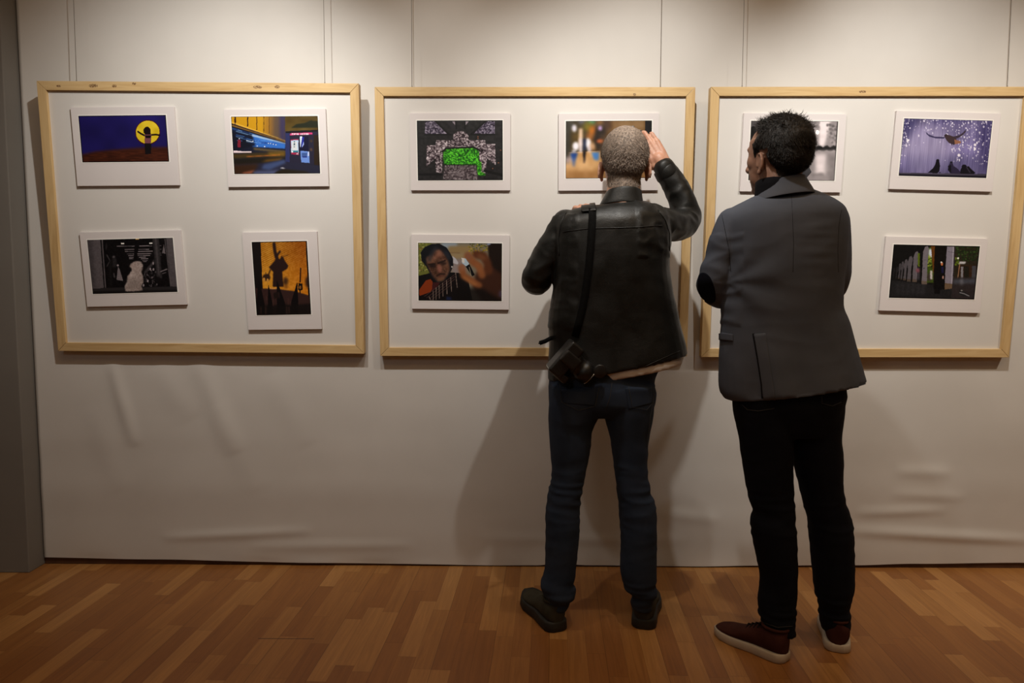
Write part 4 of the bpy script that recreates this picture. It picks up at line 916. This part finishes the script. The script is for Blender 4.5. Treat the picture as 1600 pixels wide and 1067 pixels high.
def shoe(parent, heel, ang, L, W_, upm, som, style, nm='shoe'):
    """heel: ground point under the back of the heel; ang: turn of the toe to the left of straight ahead"""
    T = Matrix.Translation(heel) @ Matrix.Rotation(ang, 4, 'Z')
    half = W_/2
    def wid(t):                                    # half width along the length
        k = [(0, .30), (.015, .48), (.04, .64), (.08, .75), (.2, .80), (.4, .80), (.55, .92), (.7, 1.0), (.85, .88), (.95, .6), (1, .32)]
        for (a, b), (c, d) in zip(k, k[1:]):
            if t <= c: return half*(b+(d-b)*(t-a)/(c-a))
        return half*.3
    sh = .030 if style == 'sneaker' else .036
    lift = (lambda t: .0) if style == 'sneaker' else (lambda t: .010*max(0, (t-.7)/.3)**2 + .004*math.exp(-((t-.45)/.12)**2))
    N = 26; up = MB(); rings = []
    tops = [(0, .100), (.08, .108), (.2, .110), (.3, .100), (.42, .088), (.55, .070), (.7, .056), (.85, .048), (.95, .040), (1, .030)]
    def top(t):
        for (a, b), (c, d) in zip(tops, tops[1:]):
            if t <= c: return b+(d-b)*(t-a)/(c-a)
        return .03
    for i in range(N+1):
        t = i/N; tt = .5-.5*math.cos(math.pi*t); y = L*tt; w = wid(tt)*.97; z0 = sh*.7; z1 = top(tt)+lift(tt); h = (z1-z0)
        ring = []
        nar = .74 if tt < .35 else .74-.10*min(1, (tt-.35)/.3)
        for j in range(24):
            a = 2*math.pi*j/24; ct, st = math.cos(a), math.sin(a); k = w*(1 if st < 0 else 1-(1-nar)*st**1.5)
            ring.append(V((k*math.copysign(abs(ct)**.75, ct), y, z0+h*(.5+.5*math.copysign(abs(st)**.8, st)))))
        rings.append(ring)
    up.loft(rings); me = remesh(up, .004, 3); me.transform(T); u = link(nm, me, upm, parent)
    so = MB(); rings = []
    outline = []
    for i in range(33):
        t = .5-.5*math.cos(math.pi*i/32); outline.append((wid(t), L*t, t))
    ol = [(w, y, t) for w, y, t in outline]+[(-w, y, t) for w, y, t in outline[::-1]]
    def so_ring(g, z): return [V((x*g+0, (y-L/2)*(1+(g-1)*.4)+L/2, z+lift(t)*(1 if z > .004 else .85))) for x, y, t in ol]
    flare = 1.10 if style == 'trainer' else 1.05
    for g, z in ((flare*.94, 0.0), (flare, .004), (flare*(.99 if style == 'sneaker' else .96), sh*.85), (flare*.93, sh)): rings.append(so_ring(g, z))
    so.loft(rings); so.xf(T); link('sole', so.mesh(), som, u)
    if style == 'sneaker':
        mb = MB()
        for k in range(4):
            y = L*(.36+.055*k); z = top(y/L)+.002; w = .020
            mb.tube([(-w, y, z-.008), (0, y+.003, z+.002), (w, y, z-.008)], .0035, 8)
        mb.tube([(-.004, L*.36, top(.36)+.004), (-.03, L*.33, top(.33)+.012), (-.012, L*.31, top(.3)+.006)], .003, 8); mb.tube([(.004, L*.36, top(.36)+.004), (.03, L*.34, top(.33)+.010), (.012, L*.31, top(.3)+.006)], .003, 8)
        mb.xf(T); link('laces', mb.mesh(), M['lace'], u)
    mb = MB(); pts = []
    for k in range(17):
        a = 2*math.pi*k/16; pts.append(V((math.cos(a)*.034, L*.165+math.sin(a)*.044, .106)))
    mb.tube(pts, .005, 8); mb.xf(T); link('ankle_collar', mb.mesh(), upm, u)
    return u

# ===== first man: black leather jacket, photographing =====
Y1 = 2.55
J1 = [(930, 322, 1008, 316, .060, .02), (905, 325, 1022, 320, .080, .015), (882, 334, 1036, 327, .098, .01), (868, 350, 1044, 345, .112, 0), (866, 380, 1046, 375, .122, 0),
      (866, 420, 1045, 412, .125, 0), (863, 465, 1051, 455, .122, 0), (857, 500, 1058, 487, .120, 0), (858, 532, 1064, 515, .122, .0), (857, 565, 1070, 537, .128, 0), (856, 594, 1073, 553, .134, 0)]
LA1 = [(884, 350, 2.56, .052), (868, 382, 2.57, .057), (850, 412, 2.58, .056), (838, 437, 2.60, .054), (848, 428, 2.68, .048), (868, 390, 2.75, .043), (888, 350, 2.77, .038)]
RA1 = [(1026, 348, 2.56, .055), (1046, 352, 2.62, .056), (1066, 350, 2.68, .053), (1073, 338, 2.71, .050), (1066, 315, 2.715, .047), (1054, 288, 2.72, .043), (1037, 263, 2.72, .038)]
LL1 = [(600, 860, 606, 944, 0), (640, 857, 640, 939, 0), (670, 858, 672, 925, 0), (693, 859, 697, 922.7, 0), (740, 863, 735, 915, 0), (767, 858, 764, 909, 0), (789, 855, 789, 905.5, 0), (815, 852.6, 830, 905, 0), (860, 852, 847, 903.6, 0), (889, 851.5, 898, 899, 0), (911, 844.5, 912, 896, 0), (920, 847, 928, 898, 0), (938, 853, 940, 890, 0), (952, 857, 952, 887, 0)]
RL1 = [(600, 940, 600, 1022.5, 0), (643, 943, 646, 1020, 0), (681, 953, 687, 1013, 0), (715, 958, 715, 1011.5, 0), (745, 962.6, 738, 1011, 0), (783, 967.5, 764, 1014.5, 0), (810, 969, 793, 1023, 0), (850, 970.5, 831, 1025.7, 0), (889, 969.5, 889, 1025, 0), (917, 976, 914, 1025, 0), (931, 985.5, 928, 1025.5, 0), (945, 988, 940, 1019, 0), (952, 990, 952, 1017, 0)]
HIP1 = [(860, 560, 1040, 556, .115, 0), (858, 594, 1022, 592, .122, 0), (857, 615, 1024.5, 613, .125, -.005), (857.5, 634, 1022, 632, .118, -.005), (862, 648, 1017, 646, .095, 0)]
HT1 = Matrix.Translation(P(976, 243, 2.62)) @ Matrix.Rotation(math.radians(-4), 4, 'Z') @ Matrix.Rotation(math.radians(8), 4, 'X') @ Matrix.Scale(1.075, 4)
neck1 = [(976, 262, 2.60, .056), (974, 292, 2.585, .0575), (971, 325, 2.57, .066)]

mb = MB(); head(mb, HT1, ear=-.050)
limb(mb, neck1, n=24)
torso(mb, J1[1:], Y1, scale=.80); torso(mb, HIP1, Y1, scale=.86)
limb(mb, LA1, shrink=.014); limb(mb, RA1, shrink=.014); leg(mb, LL1, 2.53, 2.50, shrink=.014); leg(mb, RL1, 2.53, 2.50, shrink=.014)
# raised right hand, back of the hand towards the viewer
wr = P(1036, 259, 2.72); kn = P(1014, 226, 2.735)
limb(mb, [(1048, 280, 2.72, .030), (1036, 259, 2.72, .0265)], n=16)
hand(mb, wr, kn-wr, (-.9, .12, -.42), dict(nrm=(.25, -1, .1), f=[(8, 62, 40), (4, 66, 42), (2, 68, 42), (0, 70, 40)]), palm=.098, sc=1.06, spread=.03)
# left hand hooked over the front of the shoulder
wl = P(902, 341, 2.77)
hand(mb, wl, (.16, -.75, .36), (.9, .2, .05), dict(nrm=(0, .35, 1), f=[(30, 40, 30)]*4), palm=.085, sc=1.0, spread=.02)
for q in LL1[-1:], RL1[-1:]:                        # ankles and feet inside the shoes
    pass
man1 = bpy.data.meshes.new('x'); me = remesh(mb, .0038, 2)
p1 = link('person', me, M['skin']); tag(p1, 'man with short grey hair in black leather jacket and blue jeans, one arm raised', 'person')
hair(p1, HT1, 'grey', .0055, M['hair_grey'], p1, 22000, lambda q: .010, .0006, lambda q, r: (r.gauss(0, .3)+q.x*2, -.35+r.gauss(0, .3), -.75))
eyes(HT1, p1)

def leather_fold(p, n):
    w = 0
    # long drag lines on the back, tight creases in the sleeves
    back = max(0, -n.y)
    w += .0035*back*ridge(p, 4, 3, 6, 2.0) + .0012*ridge(p, 10, 8, 12, 5.0)
    q = V((p.x*.8+p.z*.6, 0, -p.x*.6+p.z*.8)); w += .0035*back*noise.noise(V((q.x*4, 1, q.z*9)))
    if p.x > .42 and p.z > 1.35: w += .0045*ridge(p, 20, 16, 20, 9.0)      # raised sleeve
    if p.x < .22 and p.z > 1.10 and p.z < 1.50: w += .0030*ridge(p, 16, 12, 24, 4.0)
    return w
mb = MB(); torso(mb, J1, Y1); limb(mb, LA1[:-1], n=24); limb(mb, RA1, n=24)
me = remesh(mb, .006, 4); displace(me, leather_fold)
jk = link('jacket', me, M['leather'], p1); jb = sdist_bvh(me); jk['label'] = 'black leather jacket'
# stand collar
mb = MB(); rr = []
for (c, w, d, z) in (((970, 324), .083, .074, 0), ((972, 314), .074, .068, 0), ((974, 304), .0665, .063, 0), ((974.5, 299), .0635, .060, 0), ((974.5, 299.5), .058, .055, 0), ((973, 308), .056, .052, 0)):
    C = P(c[0], c[1], 2.578); rr.append(mb.ring(C, (w, 0, 0), (0, d, -.012), 32, 2.1))
mb.loft(rr, cap=False); me = mb.mesh(); displace(me, lambda p, n: .0015*noise.noise(V((p.x*30, p.y*30, p.z*60)))); o = link('collar', me, M['leather'], jk); s = o.modifiers.new('t', 'SOLIDIFY'); s.thickness = .003
m_ = o.modifiers.new('sub', 'SUBSURF'); m_.render_levels = 2; m_.levels = 2
# cuff band, epaulette, seams
c0, c1_ = P(1044, 275, 2.72), P(1034, 258, 2.72); mb = MB(); dr = (c1_-c0).normalized()
for t_, r_ in ((0, .0405),): 
    a = dr.cross(V((0, 1, 0))).normalized(); b = dr.cross(a); A = c0
    rr = [mb.ring(A+dr*s_, a*r2, b*r2, 28) for s_, r2 in ((-.004, .0415), (.004, .0440), (.030, .0425), (.036, .0405), (.034, .036), (.0, .034))]
    mb.loft(rr, cap=False)
link('cuff', mb.mesh(), M['leather'], jk)
patch('epaulette', jb, [(909, 322), (930, 320), (932, 331), (909, 333)], M['leather'], jk, .006, 10, 6, .004)
stitched('yoke_seam', jb, [(880, 362), (920, 357), (960, 356), (1000, 355), (1034, 352)], .0016, M['leather'], jk, .0008)
stitched('shoulder_seam', jb, [(884, 332), (876, 350), (872, 375), (874, 400)], .0018, M['leather'], jk, .0008)
stitched('shoulder_seam', jb, [(1028, 328), (1040, 345), (1046, 365), (1046, 392)], .0018, M['leather'], jk, .0008)
stitched('hem_seam', jb, [(862, 586), (900, 588), (950, 586), (1000, 576), (1062, 548)], .0012, M['leather'], jk, .0005)

# undershirt showing below the hem
US = [(880, 560, 1056, 540, .118, 0), (884, 580, 1062, 552, .127, 0), (896, 590, 1065, 560, .128, 0), (902, 597, 1064, 567, .127, 0)]
mb = MB(); torso(mb, US, Y1); me = remesh(mb, .006, 2); o = link('undershirt', me, M['shirt'], p1); o['label'] = 'white shirt hem showing under the jacket'

def denim_fold(p, n, kz, az, amp=1.0):
    w = .0016*ridge(p, 8, 8, 20, 3.0)
    w += amp*.0050*gauss(p.z, kz, .10)*ridge(p, 5, 6, 30, 1.0)
    w += amp*.0065*gauss(p.z, az, .055)*noise.noise(V((p.x*9, p.y*9, p.z*55)))*1.6
    return w
mb = MB(); torso(mb, HIP1, Y1); leg(mb, LL1, 2.53, 2.50); leg(mb, RL1, 2.53, 2.50)
me = remesh(mb, .006, 3); kz = P(900, 775, 2.5).z; az = P(870, 930, 2.5).z
displace(me, lambda p, n: denim_fold(p, n, kz, az))
je = link('jeans', me, M['jeans'], p1); eb = sdist_bvh(me); je['label'] = 'worn blue jeans'
patch('back_pocket', eb, [(876, 604), (932, 606), (930, 634), (880, 630)], M['jeans'], je, .0006, 14, 14, .0012)
patch('back_pocket', eb, [(977, 606), (1018, 604), (1019, 630), (982, 640)], M['jeans'], je, .0006, 14, 14, .0012)
for nm, pth in (('pocket_stitching', [(875, 600), (878, 628), (904, 641), (930, 634), (936, 606)]), ('pocket_stitching', [(982, 604), (988, 636), (1010, 640), (1020, 628)]), ('centre_seam', [(956, 598), (953, 620), (946, 640)]), ('side_seam', [(1022, 610), (1014, 660), (1010, 700)])):
    stitched(nm, eb, pth, .0008, M['stitch'], je, .0022)
s = shoe(p1, G(872, 987), math.radians(21), .285, .108, M['shoe_olive'], M['sole_black'], 'trainer')
s = shoe(p1, G(1005, 983), math.radians(-14), .285, .108, M['shoe_olive'], M['sole_black'], 'trainer')

# compact camera held before his face
mb = MB(); mb.box((-.066, -.022, -.038), (.066, .022, .038)); T = Matrix.Translation(P(981, 222, 2.80)) @ Matrix.Rotation(-.06, 4, 'Y')
cc = empty('compact_camera', T.translation); cc.matrix_world = T
tag(cc, 'small camera held up before the face of the grey-haired man', 'camera')
link('camera_body', bev(mb.mesh(), .005, 3), M['blackplastic'], cc, smooth=False)
mb = MB(); mb.box((.002, -.018, .037), (.026, .018, .058)); link('viewfinder_hump', bev(mb.mesh(), .004, 2), M['blackplastic'], cc, smooth=False)
mb = MB(); mb.loft([mb.ring((0, y, -.002), (r_, 0, 0), (0, 0, r_), 28) for y, r_ in ((.020, .027), (.024, .029), (.050, .029), (.053, .026), (.050, .022))]); lo = link('lens', mb.mesh(), M['blackplastic'], cc)
mb = MB(); mb.ell((0, .047, -.002), (.021, .006, .021)); link('front_glass', mb.mesh(), M['glass'], lo)
mb = MB(); mb.loft([mb.ring((.045, 0, z), (r_, 0, 0), (0, r_, 0), 16) for z, r_ in ((.037, .007), (.043, .0075), (.044, .006))]); link('shutter_button', mb.mesh(), M['chrome'], cc)
mb = MB(); mb.box((-.040, -.0235, -.028), (.030, -.0215, .026)); link('rear_screen', mb.mesh(), M['glass'], cc, smooth=False)

# reflex camera hanging from its strap at the hip, lens down and right
cen = hit(jb, 893, 560, .038); ax = (P(922, 590, 2.40)-P(884, 557, 2.40)).normalized(); wd = (P(900, 527, 2.40)-P(864, 580, 2.40)).normalized()
ax.y = .10; ax.normalize(); wd = (wd-ax*wd.dot(ax)).normalized(); dp = ax.cross(wd).normalized()
if dp.y > 0: dp = -dp
cen = V((cen.x, cen.y-.006, cen.z))
T = Matrix(((wd.x, ax.x, dp.x, cen.x), (wd.y, ax.y, dp.y, cen.y), (wd.z, ax.z, dp.z, cen.z), (0, 0, 0, 1)))   # x along the body, y out of the lens, z away from the hip
sl = empty('reflex_camera'); sl.matrix_world = T
tag(sl, 'black reflex camera hanging on a strap at the hip of the leather-jacketed man', 'camera')
mb = MB(); mb.box((-.072, -.034, -.046), (.060, .022, .040)); me = bev(mb.mesh(), .012, 4); link('camera_body', me, M['blackplastic'], sl, smooth=False)
mb = MB(); mb.box((-.074, -.008, -.042), (-.045, .046, .036)); link('hand_grip', bev(mb.mesh(), .013, 4), M['blackplastic'], sl, smooth=False)
mb = MB(); mb.box((-.018, -.030, .034), (.026, .034, .058)); link('viewfinder_hump', bev(mb.mesh(), .009, 3), M['blackplastic'], sl, smooth=False)
mb = MB(); mb.loft([mb.ring((.004, y, -.004), (r_, 0, 0), (0, 0, r_), 40) for y, r_ in ((.018, .034), (.024, .036), (.040, .036), (.042, .034), (.060, .034), (.062, .0375), (.082, .0375), (.084, .036), (.100, .036), (.102, .031), (.090, .029))]); lo = link('lens', mb.mesh(), M['blackplastic'], sl)
mb = MB(); mb.loft([mb.ring((.004, y, -.004), (r_, 0, 0), (0, 0, r_), 40) for y, r_ in ((.0995, .0362), (.1005, .0368), (.1015, .0362))]); link('lens_ring', mb.mesh(), M['chrome'], lo)
mb = MB(); mb.ell((.004, .094, -.004), (.029, .008, .029)); link('front_glass', mb.mesh(), M['glass'], lo)
mb = MB(); mb.tube([(-.066, -.032, .030), (-.066, -.034, .0), (-.062, -.034, -.03)], .0014, 8); link('added_edge_highlight', mb.mesh(), M['chrome'], sl)  # chrome strip added as the highlight along the body edge
mb = MB(); cap_c = T.inverted() @ P(937, 580, cen.y-.01); mb.loft([mb.ring(cap_c+V((0, 0, z)), (r_, 0, 0), (0, r_, 0), 28) for z, r_ in ((-.006, .020), (-.003, .024), (.006, .024), (.008, .021))]); mb.tube([cap_c, cap_c+V((-.03, -.01, -.005)), (.004, .09, -.03)], .0012, 6); link('lens_cap', mb.mesh(), M['blackplastic'], sl)
mb = MB()                                           # strap: ribbon up the back, over the shoulder, loose end at the hip
def ribbon(pts, w, th, mb, nrm=None):
    pts = [V(p) for p in pts]; ring = []
    for k, p in enumerate(pts):
        d = (pts[min(k+1, len(pts)-1)]-pts[max(k-1, 0)]).normalized(); n_ = V((0, -1, .12)) if nrm is None else V(nrm[k]); s_ = d.cross(n_).normalized(); u_ = s_.cross(d).normalized()
        ring.append([p+s_*w+u_*th, p+s_*w-u_*th, p-s_*w-u_*th, p-s_*w+u_*th])
    mb.loft(ring)
pts = [hit(jb, x, y, .006) for x, y in ((899, 526), (905, 505), (911, 480), (916, 450), (920, 420), (923, 390), (925, 360), (926, 340), (926, 328))]
pts = [p for p in pts if p]
top_ = pts[-1]; pts += [top_+V((0, .035, .014)), top_+V((0, .08, .016)), top_+V((.002, .115, .002)), top_+V((.01, .14, -.04)), top_+V((.03, .135, -.14))]
nr = [(0, -1, .12)]*(len(pts)-5)+[(0, -.5, 1), (0, .2, 1), (0, .8, .7), (0, 1, .1), (0, 1, 0)]
ribbon(pts, .013, .0012, mb, nr); mb.xf(T.inverted()); link('strap', mb.mesh(), M['strap'], sl)
mb = MB(); a_ = hit(jb, 862, 528, .004) or P(862, 528, 2.5); ribbon([a_+V((.03, -.005, .0)), a_, P(852, 533, 2.49), P(843, 536, 2.485)], .0075, .0018, mb); mb.tube([P(846, 535, 2.486), P(842.5, 536.3, 2.485)], .003, 8); mb.xf(T.inverted()); link('strap_end', mb.mesh(), M['strap'], sl)

# ===== second man: grey jacket, arms crossed =====
Y2 = 2.38
J2 = [(1180, 306, 1268, 296, .058, .02), (1160, 316, 1288, 305, .080, .015), (1140, 327, 1306, 315, .100, .01), (1130, 342, 1318, 328, .114, 0), (1128, 368, 1322, 355, .122, 0),
      (1131, 405, 1320, 395, .126, 0), (1131, 440, 1315, 435, .126, 0), (1129.5, 478, 1313, 476, .122, 0), (1128, 508, 1322, 500, .120, 0), (1126, 540, 1331, 532, .124, 0), (1126, 575, 1340, 562, .130, 0), (1128, 612, 1347, 588, .136, 0), (1134, 624, 1349, 594, .138, 0)]
LA2 = [(1146, 350, 2.38, .056), (1137, 375, 2.38, .0575), (1130, 402, 2.385, .0575), (1120, 428, 2.39, .0565), (1117, 446, 2.41, .0575), (1130, 458, 2.48, .052), (1165, 460, 2.55, .046), (1210, 450, 2.58, .041)]
RA2 = [(1298, 345, 2.38, .058), (1302, 375, 2.385, .056), (1303, 405, 2.39, .0545), (1302, 435, 2.41, .054), (1290, 455, 2.47, .050), (1250, 466, 2.54, .045), (1200, 474, 2.56, .041), (1160, 478, 2.53, .037)]
LL2 = [(600, 1147, 600, 1238, 0), (650, 1150, 650, 1238, 0), (679, 1155.6, 694, 1236.5, 0), (738, 1164, 746, 1236, 0), (779, 1172, 794, 1238, 0), (797, 1179, 812, 1239, 0), (814, 1176, 830, 1240.5, 0), (842, 1178, 854, 1242.5, 0), (902, 1189, 920, 1244, 0), (932, 1186, 940, 1241, 0), (959, 1186, 962, 1239.5, 0), (978, 1192, 989, 1241, 0)]
RL2 = [(600, 1230, 600, 1317, 0), (640, 1233, 640, 1315, 0), (694, 1236, 679, 1311, 0), (738, 1245.6, 720, 1314, 0), (770, 1254, 760, 1313.5, 0), (800, 1262, 800, 1322, 0), (845, 1268, 824, 1329, 0), (905, 1272.5, 905, 1332, 0), (950, 1281, 944, 1326.5, 0), (974, 1284, 968, 1327, 0), (984, 1286, 980, 1326, 0)]
HIP2 = [(1150, 560, 1316, 550, .115, 0), (1147, 600, 1317, 596, .122, 0), (1147, 630, 1318, 620, .124, -.003), (1150, 655, 1312, 646, .116, 0), (1156, 680, 1311, 676, .095, 0)]
HT2 = Matrix.Translation(P(1217, 233, 2.40)) @ Matrix.Rotation(math.radians(27), 4, 'Z') @ Matrix.Rotation(math.radians(2), 4, 'X') @ Matrix.Scale(1.07, 4)
mb = MB(); head(mb, HT2, ear=-.048)
limb(mb, [(1215, 255, 2.405, .056), (1214, 282, 2.39, .057), (1216, 312, 2.39, .066)], n=24)
torso(mb, J2[1:], Y2, scale=.80); torso(mb, HIP2, Y2, scale=.86)
limb(mb, LA2, shrink=.014); limb(mb, RA2, shrink=.012); leg(mb, LL2, 2.37, 2.325, shrink=.014); leg(mb, RL2, 2.39, 2.375, shrink=.014)
wr = P(1158, 478, 2.53); hand(mb, wr, P(1112, 462, 2.47)-wr, (-.1, .3, 1), dict(nrm=(-.25, -.9, -.5), f=[(-5, -35, -30)]*4), palm=.075, sc=.95, spread=.02)
wr = P(1215, 449, 2.58); hand(mb, wr, (.9, -.1, .25), (-.1, .2, 1), dict(nrm=(0, .9, .2), f=[(15, 20, 15)]*4), palm=.08, sc=.95)
me = remesh(mb, .0038, 2)
p2 = link('person', me, M['skin_shaded']); tag(p2, 'dark-haired man in a grey blazer and dark jeans, arms crossed, head turned left', 'person')
def len2(q): return (.030 if q.y > .045 else .022) if q.z > .055 else (.014 if q.z > .0 else .009)
def comb2(q, r):
    if q.z > .05 and q.y > .045: return (r.gauss(0, .5)-.2, .3+r.gauss(0, .4), .8+r.gauss(0, .3))
    if q.z > .045: return (r.gauss(0, .6), .5+r.gauss(0, .5), .05+r.gauss(0, .25))
    return (r.gauss(0, .3)+q.x*3, -.5+r.gauss(0, .3), -.9)
hair(p2, HT2, 'dark', .0085, M['hair_dark'], p2, 18000, len2, .0008, comb2)
eyes(HT2, p2)
def wool_fold(p, n):
    back = max(0, -n.y); w = .0045*back*noise.noise(V((p.x*4+p.z*2, 2, p.z*6-p.x*3))) + .0010*ridge(p, 9, 7, 16, 4.0)
    zc = P(1270, 375, 2.3); w += .0040*back*gauss(p.x, zc.x, .06)*gauss(p.z, zc.z, .09)*noise.noise(V((p.x*7, 0, p.z*46)))
    # flared skirt of the jacket, soft vertical folds
    k = min(1, max(0, (1.07-p.z)/.18)); w += .0150*k*max(0, 1-abs(n.z)*2.2)*math.sin((p.x+.35*p.z)*38+3*noise.noise(V((p.x*3, p.y*3, p.z*3))))*(.4+.6*abs(noise.noise(V((p.x*4, 7, 0)))))
    # creases radiating from the left armpit and elbow
    if p.x < .74 and p.z > 1.12 and p.z < 1.42: w += .0035*ridge(p, 9, 9, 26, 8.0)
    A = P(1143, 440, 2.3); d = V((p.x-A.x, 0, p.z-A.z)); r_ = d.length
    if r_ < .3 and p.x > A.x: w += .004*back*gauss(r_, .10, .08)*math.sin(math.atan2(d.z, d.x)*7)
    return w
mb = MB(); torso(mb, J2, Y2); limb(mb, LA2[:-1], n=24); limb(mb, RA2[:-1], n=24)
me = remesh(mb, .006, 4); displace(me, wool_fold)
bz = link('blazer', me, M['wool'], p2); bb = sdist_bvh(me); bz['label'] = 'grey wool blazer'
# folded collar, turning over towards the front
mb = MB(); rr = []; SEC = []
def colring(px, py, w, d, Y=2.395, tilt=-.010, twist=-.012): 
    C = P(px, py, Y); return mb.ring(C, (w, 0, -twist), (0, d, tilt), 40, 2.15)
rr = [colring(1222, 312, .106, .096, twist=-.014), colring(1223, 300, .090, .080, twist=-.013), colring(1222, 288, .076, .070, twist=-.014), colring(1221.5, 283, .0725, .067, twist=-.014), colring(1221.5, 284, .067, .062, twist=-.014), colring(1221, 294, .066, .06)]
mb.loft(rr, cap=False); o = link('collar', mb.mesh(), M['wool_collar'], bz); s = o.modifiers.new('t', 'SOLIDIFY'); s.thickness = .004
m_ = o.modifiers.new('sub', 'SUBSURF'); m_.render_levels = 2; m_.levels = 2
# right lapel standing away from the neck
mb = MB(); q = [P(1249, 290, 2.44), P(1268, 268, 2.47), P(1264, 260, 2.49), P(1243, 272, 2.46), P(1238, 288, 2.44)]
vs = q+[v+V((.004, .012, -.002)) for v in q]; n_ = 5; mb.addm(vs, [tuple(range(n_)), tuple(range(2*n_-1, n_-1, -1))]+[(i, i+n_, (i+1) % n_+n_, (i+1) % n_) for i in range(n_)])
link('lapel', bev(mb.mesh(), .0025, 3), M['wool_collar'], bz)
mb = MB(); rr = [mb.ring(P(1212+dx, py, 2.392), (w, 0, 0), (0, d, -.006), 32) for dx, py, w, d in ((2, 318, .080, .075), (1, 305, .070, .066), (0, 294, .0665, .063), (-1, 284, .063, .060), (-1, 282, .058, .055))]
mb.loft(rr); link('turtleneck', mb.mesh(), M['knit'], p2)
# elbow patch, seams, vent, pocket flap
mbp = patch('elbow_patch', bb, [(1089, 424), (1112, 428), (1122, 477), (1093, 470)], M['patch'], bz, .0015, 16, 18, .002, .9)
stitched('back_seam', bb, [(1236, 296), (1238, 330), (1240, 380), (1239, 425)], .0006, M['seam'], bz, .0)
stitched('vent_edge', bb, [(1177, 521), (1184, 560), (1190, 600), (1191.5, 622)], .0035, M['seam'], bz, .0005)
patch('vent_flap', bb, [(1178, 522), (1196, 520), (1212, 624), (1193, 624)], M['wool'], bz, .0025, 8, 22, .002)
stitched('armhole_seam', bb, [(1128, 336), (1133, 360), (1139, 390), (1142, 425)], .0008, M['seam'], bz, .0)
stitched('armhole_seam', bb, [(1316, 322), (1311, 350), (1309, 390), (1310, 425)], .0007, M['seam'], bz, .0)
patch('pocket_flap', bb, [(1125, 519), (1146, 522), (1146, 533), (1125, 531)], M['wool'], bz, .003, 8, 6, .003)
stitched('collar_seam', bb, [(1186, 306), (1200, 300), (1225, 295), (1250, 292), (1268, 294)], .0022, M['seam'], bz, .001)
mb = MB(); torso(mb, HIP2, Y2); leg(mb, LL2, 2.37, 2.325); leg(mb, RL2, 2.39, 2.375)
me = remesh(mb, .006, 3); kz2 = P(1210, 805, 2.35).z; az2 = P(1210, 960, 2.33).z
displace(me, lambda p, n: denim_fold(p, n, kz2, az2, .9))
j2 = link('jeans', me, M['jeans_dark'], p2); eb = sdist_bvh(me); j2['label'] = 'dark navy jeans'
for pth in ([(1160, 632), (1168, 640), (1185, 642), (1210, 638)], [(1284, 616), (1284, 630), (1300, 634), (1314, 628)]): stitched('pocket_stitching', eb, pth, .0009, M['stitch'], j2, .0015)
stitched('cuff_stitching', eb, [(1192, 972), (1215, 980), (1238, 978)], .0009, M['stitch'], j2, .0010)
shoe(p2, G(1229, 1034), math.radians(40), .268, .106, M['shoe_maroon'], M['sole_white'], 'sneaker')
shoe(p2, G(1309, 1020), math.radians(-20), .275, .106, M['shoe_maroon'], M['sole_white'], 'sneaker')


# ------------------------------------------------------------------ lights (track spots above the frame line, and added fills)
def spot(name, loc, aim, energy, size, blend, col, r):
    l = bpy.data.lights.new(name, 'SPOT'); l.energy = energy; l.spot_size = math.radians(size); l.spot_blend = blend; l.color = col; l.shadow_soft_size = r
    o = bpy.data.objects.new(name, l); COL.objects.link(o); o.location = loc
    o.rotation_euler = (V(aim)-V(loc)).to_track_quat('-Z', 'Y').to_euler(); return o
LY, LZ = D-1.12, 2.66
KEY = (1, .98, .93)
spot('track_spot', (-.86, LY, LZ), (-1.26, D, 1.68), 78, 88, 1, KEY, .02)
spot('track_spot', (-.38, LY, LZ), (-.28, D, 1.55), 33, 88, 1, KEY, .02)
spot('track_spot', (.40, LY, LZ), (.52, D, 1.62), 72, 86, 1, KEY, .02)
spot('track_spot', (1.35, LY, LZ), (1.72, D, 1.60), 74, 88, 1, KEY, .02)
spot('track_spot', (3.1, D-1.72, 3.33), (2.3, D, .9), 120, 60, 1, (1, .86, .68), .05)  # added fill spot off the track, brightens the lower right wall
l = bpy.data.lights.new('ambient_fill', 'AREA'); l.energy = 27; l.shape = 'RECTANGLE'; l.size = 4.5; l.size_y = 1.6; l.color = (1, .61, .27)  # added warm fill under the ceiling, stands in for ambient light
o = bpy.data.objects.new('ambient_fill', l); COL.objects.link(o); o.location = (.7, 1.0, 3.58)

l = bpy.data.lights.new('room_fill', 'AREA'); l.energy = 11; l.size = .7; l.color = (1, .95, .88)  # added soft fill from behind the viewpoint, lifts the men's backs
o = bpy.data.objects.new('room_fill', l); COL.objects.link(o); o.location = (-1.6, -1.6, 3.4); o.rotation_euler = (V((.8, 2.6, .9))-o.location).to_track_quat('-Z', 'Y').to_euler()

w = bpy.data.worlds.new('world'); SC.world = w; w.use_nodes = True
w.node_tree.nodes['Background'].inputs[0].default_value = (1, .85, .7, 1); w.node_tree.nodes['Background'].inputs[1].default_value = .02
SC.view_settings.view_transform = 'Standard'; SC.view_settings.look = 'None'; SC.view_settings.gamma = 1; SC.view_settings.exposure = 0
SC.view_settings.use_curve_mapping = False
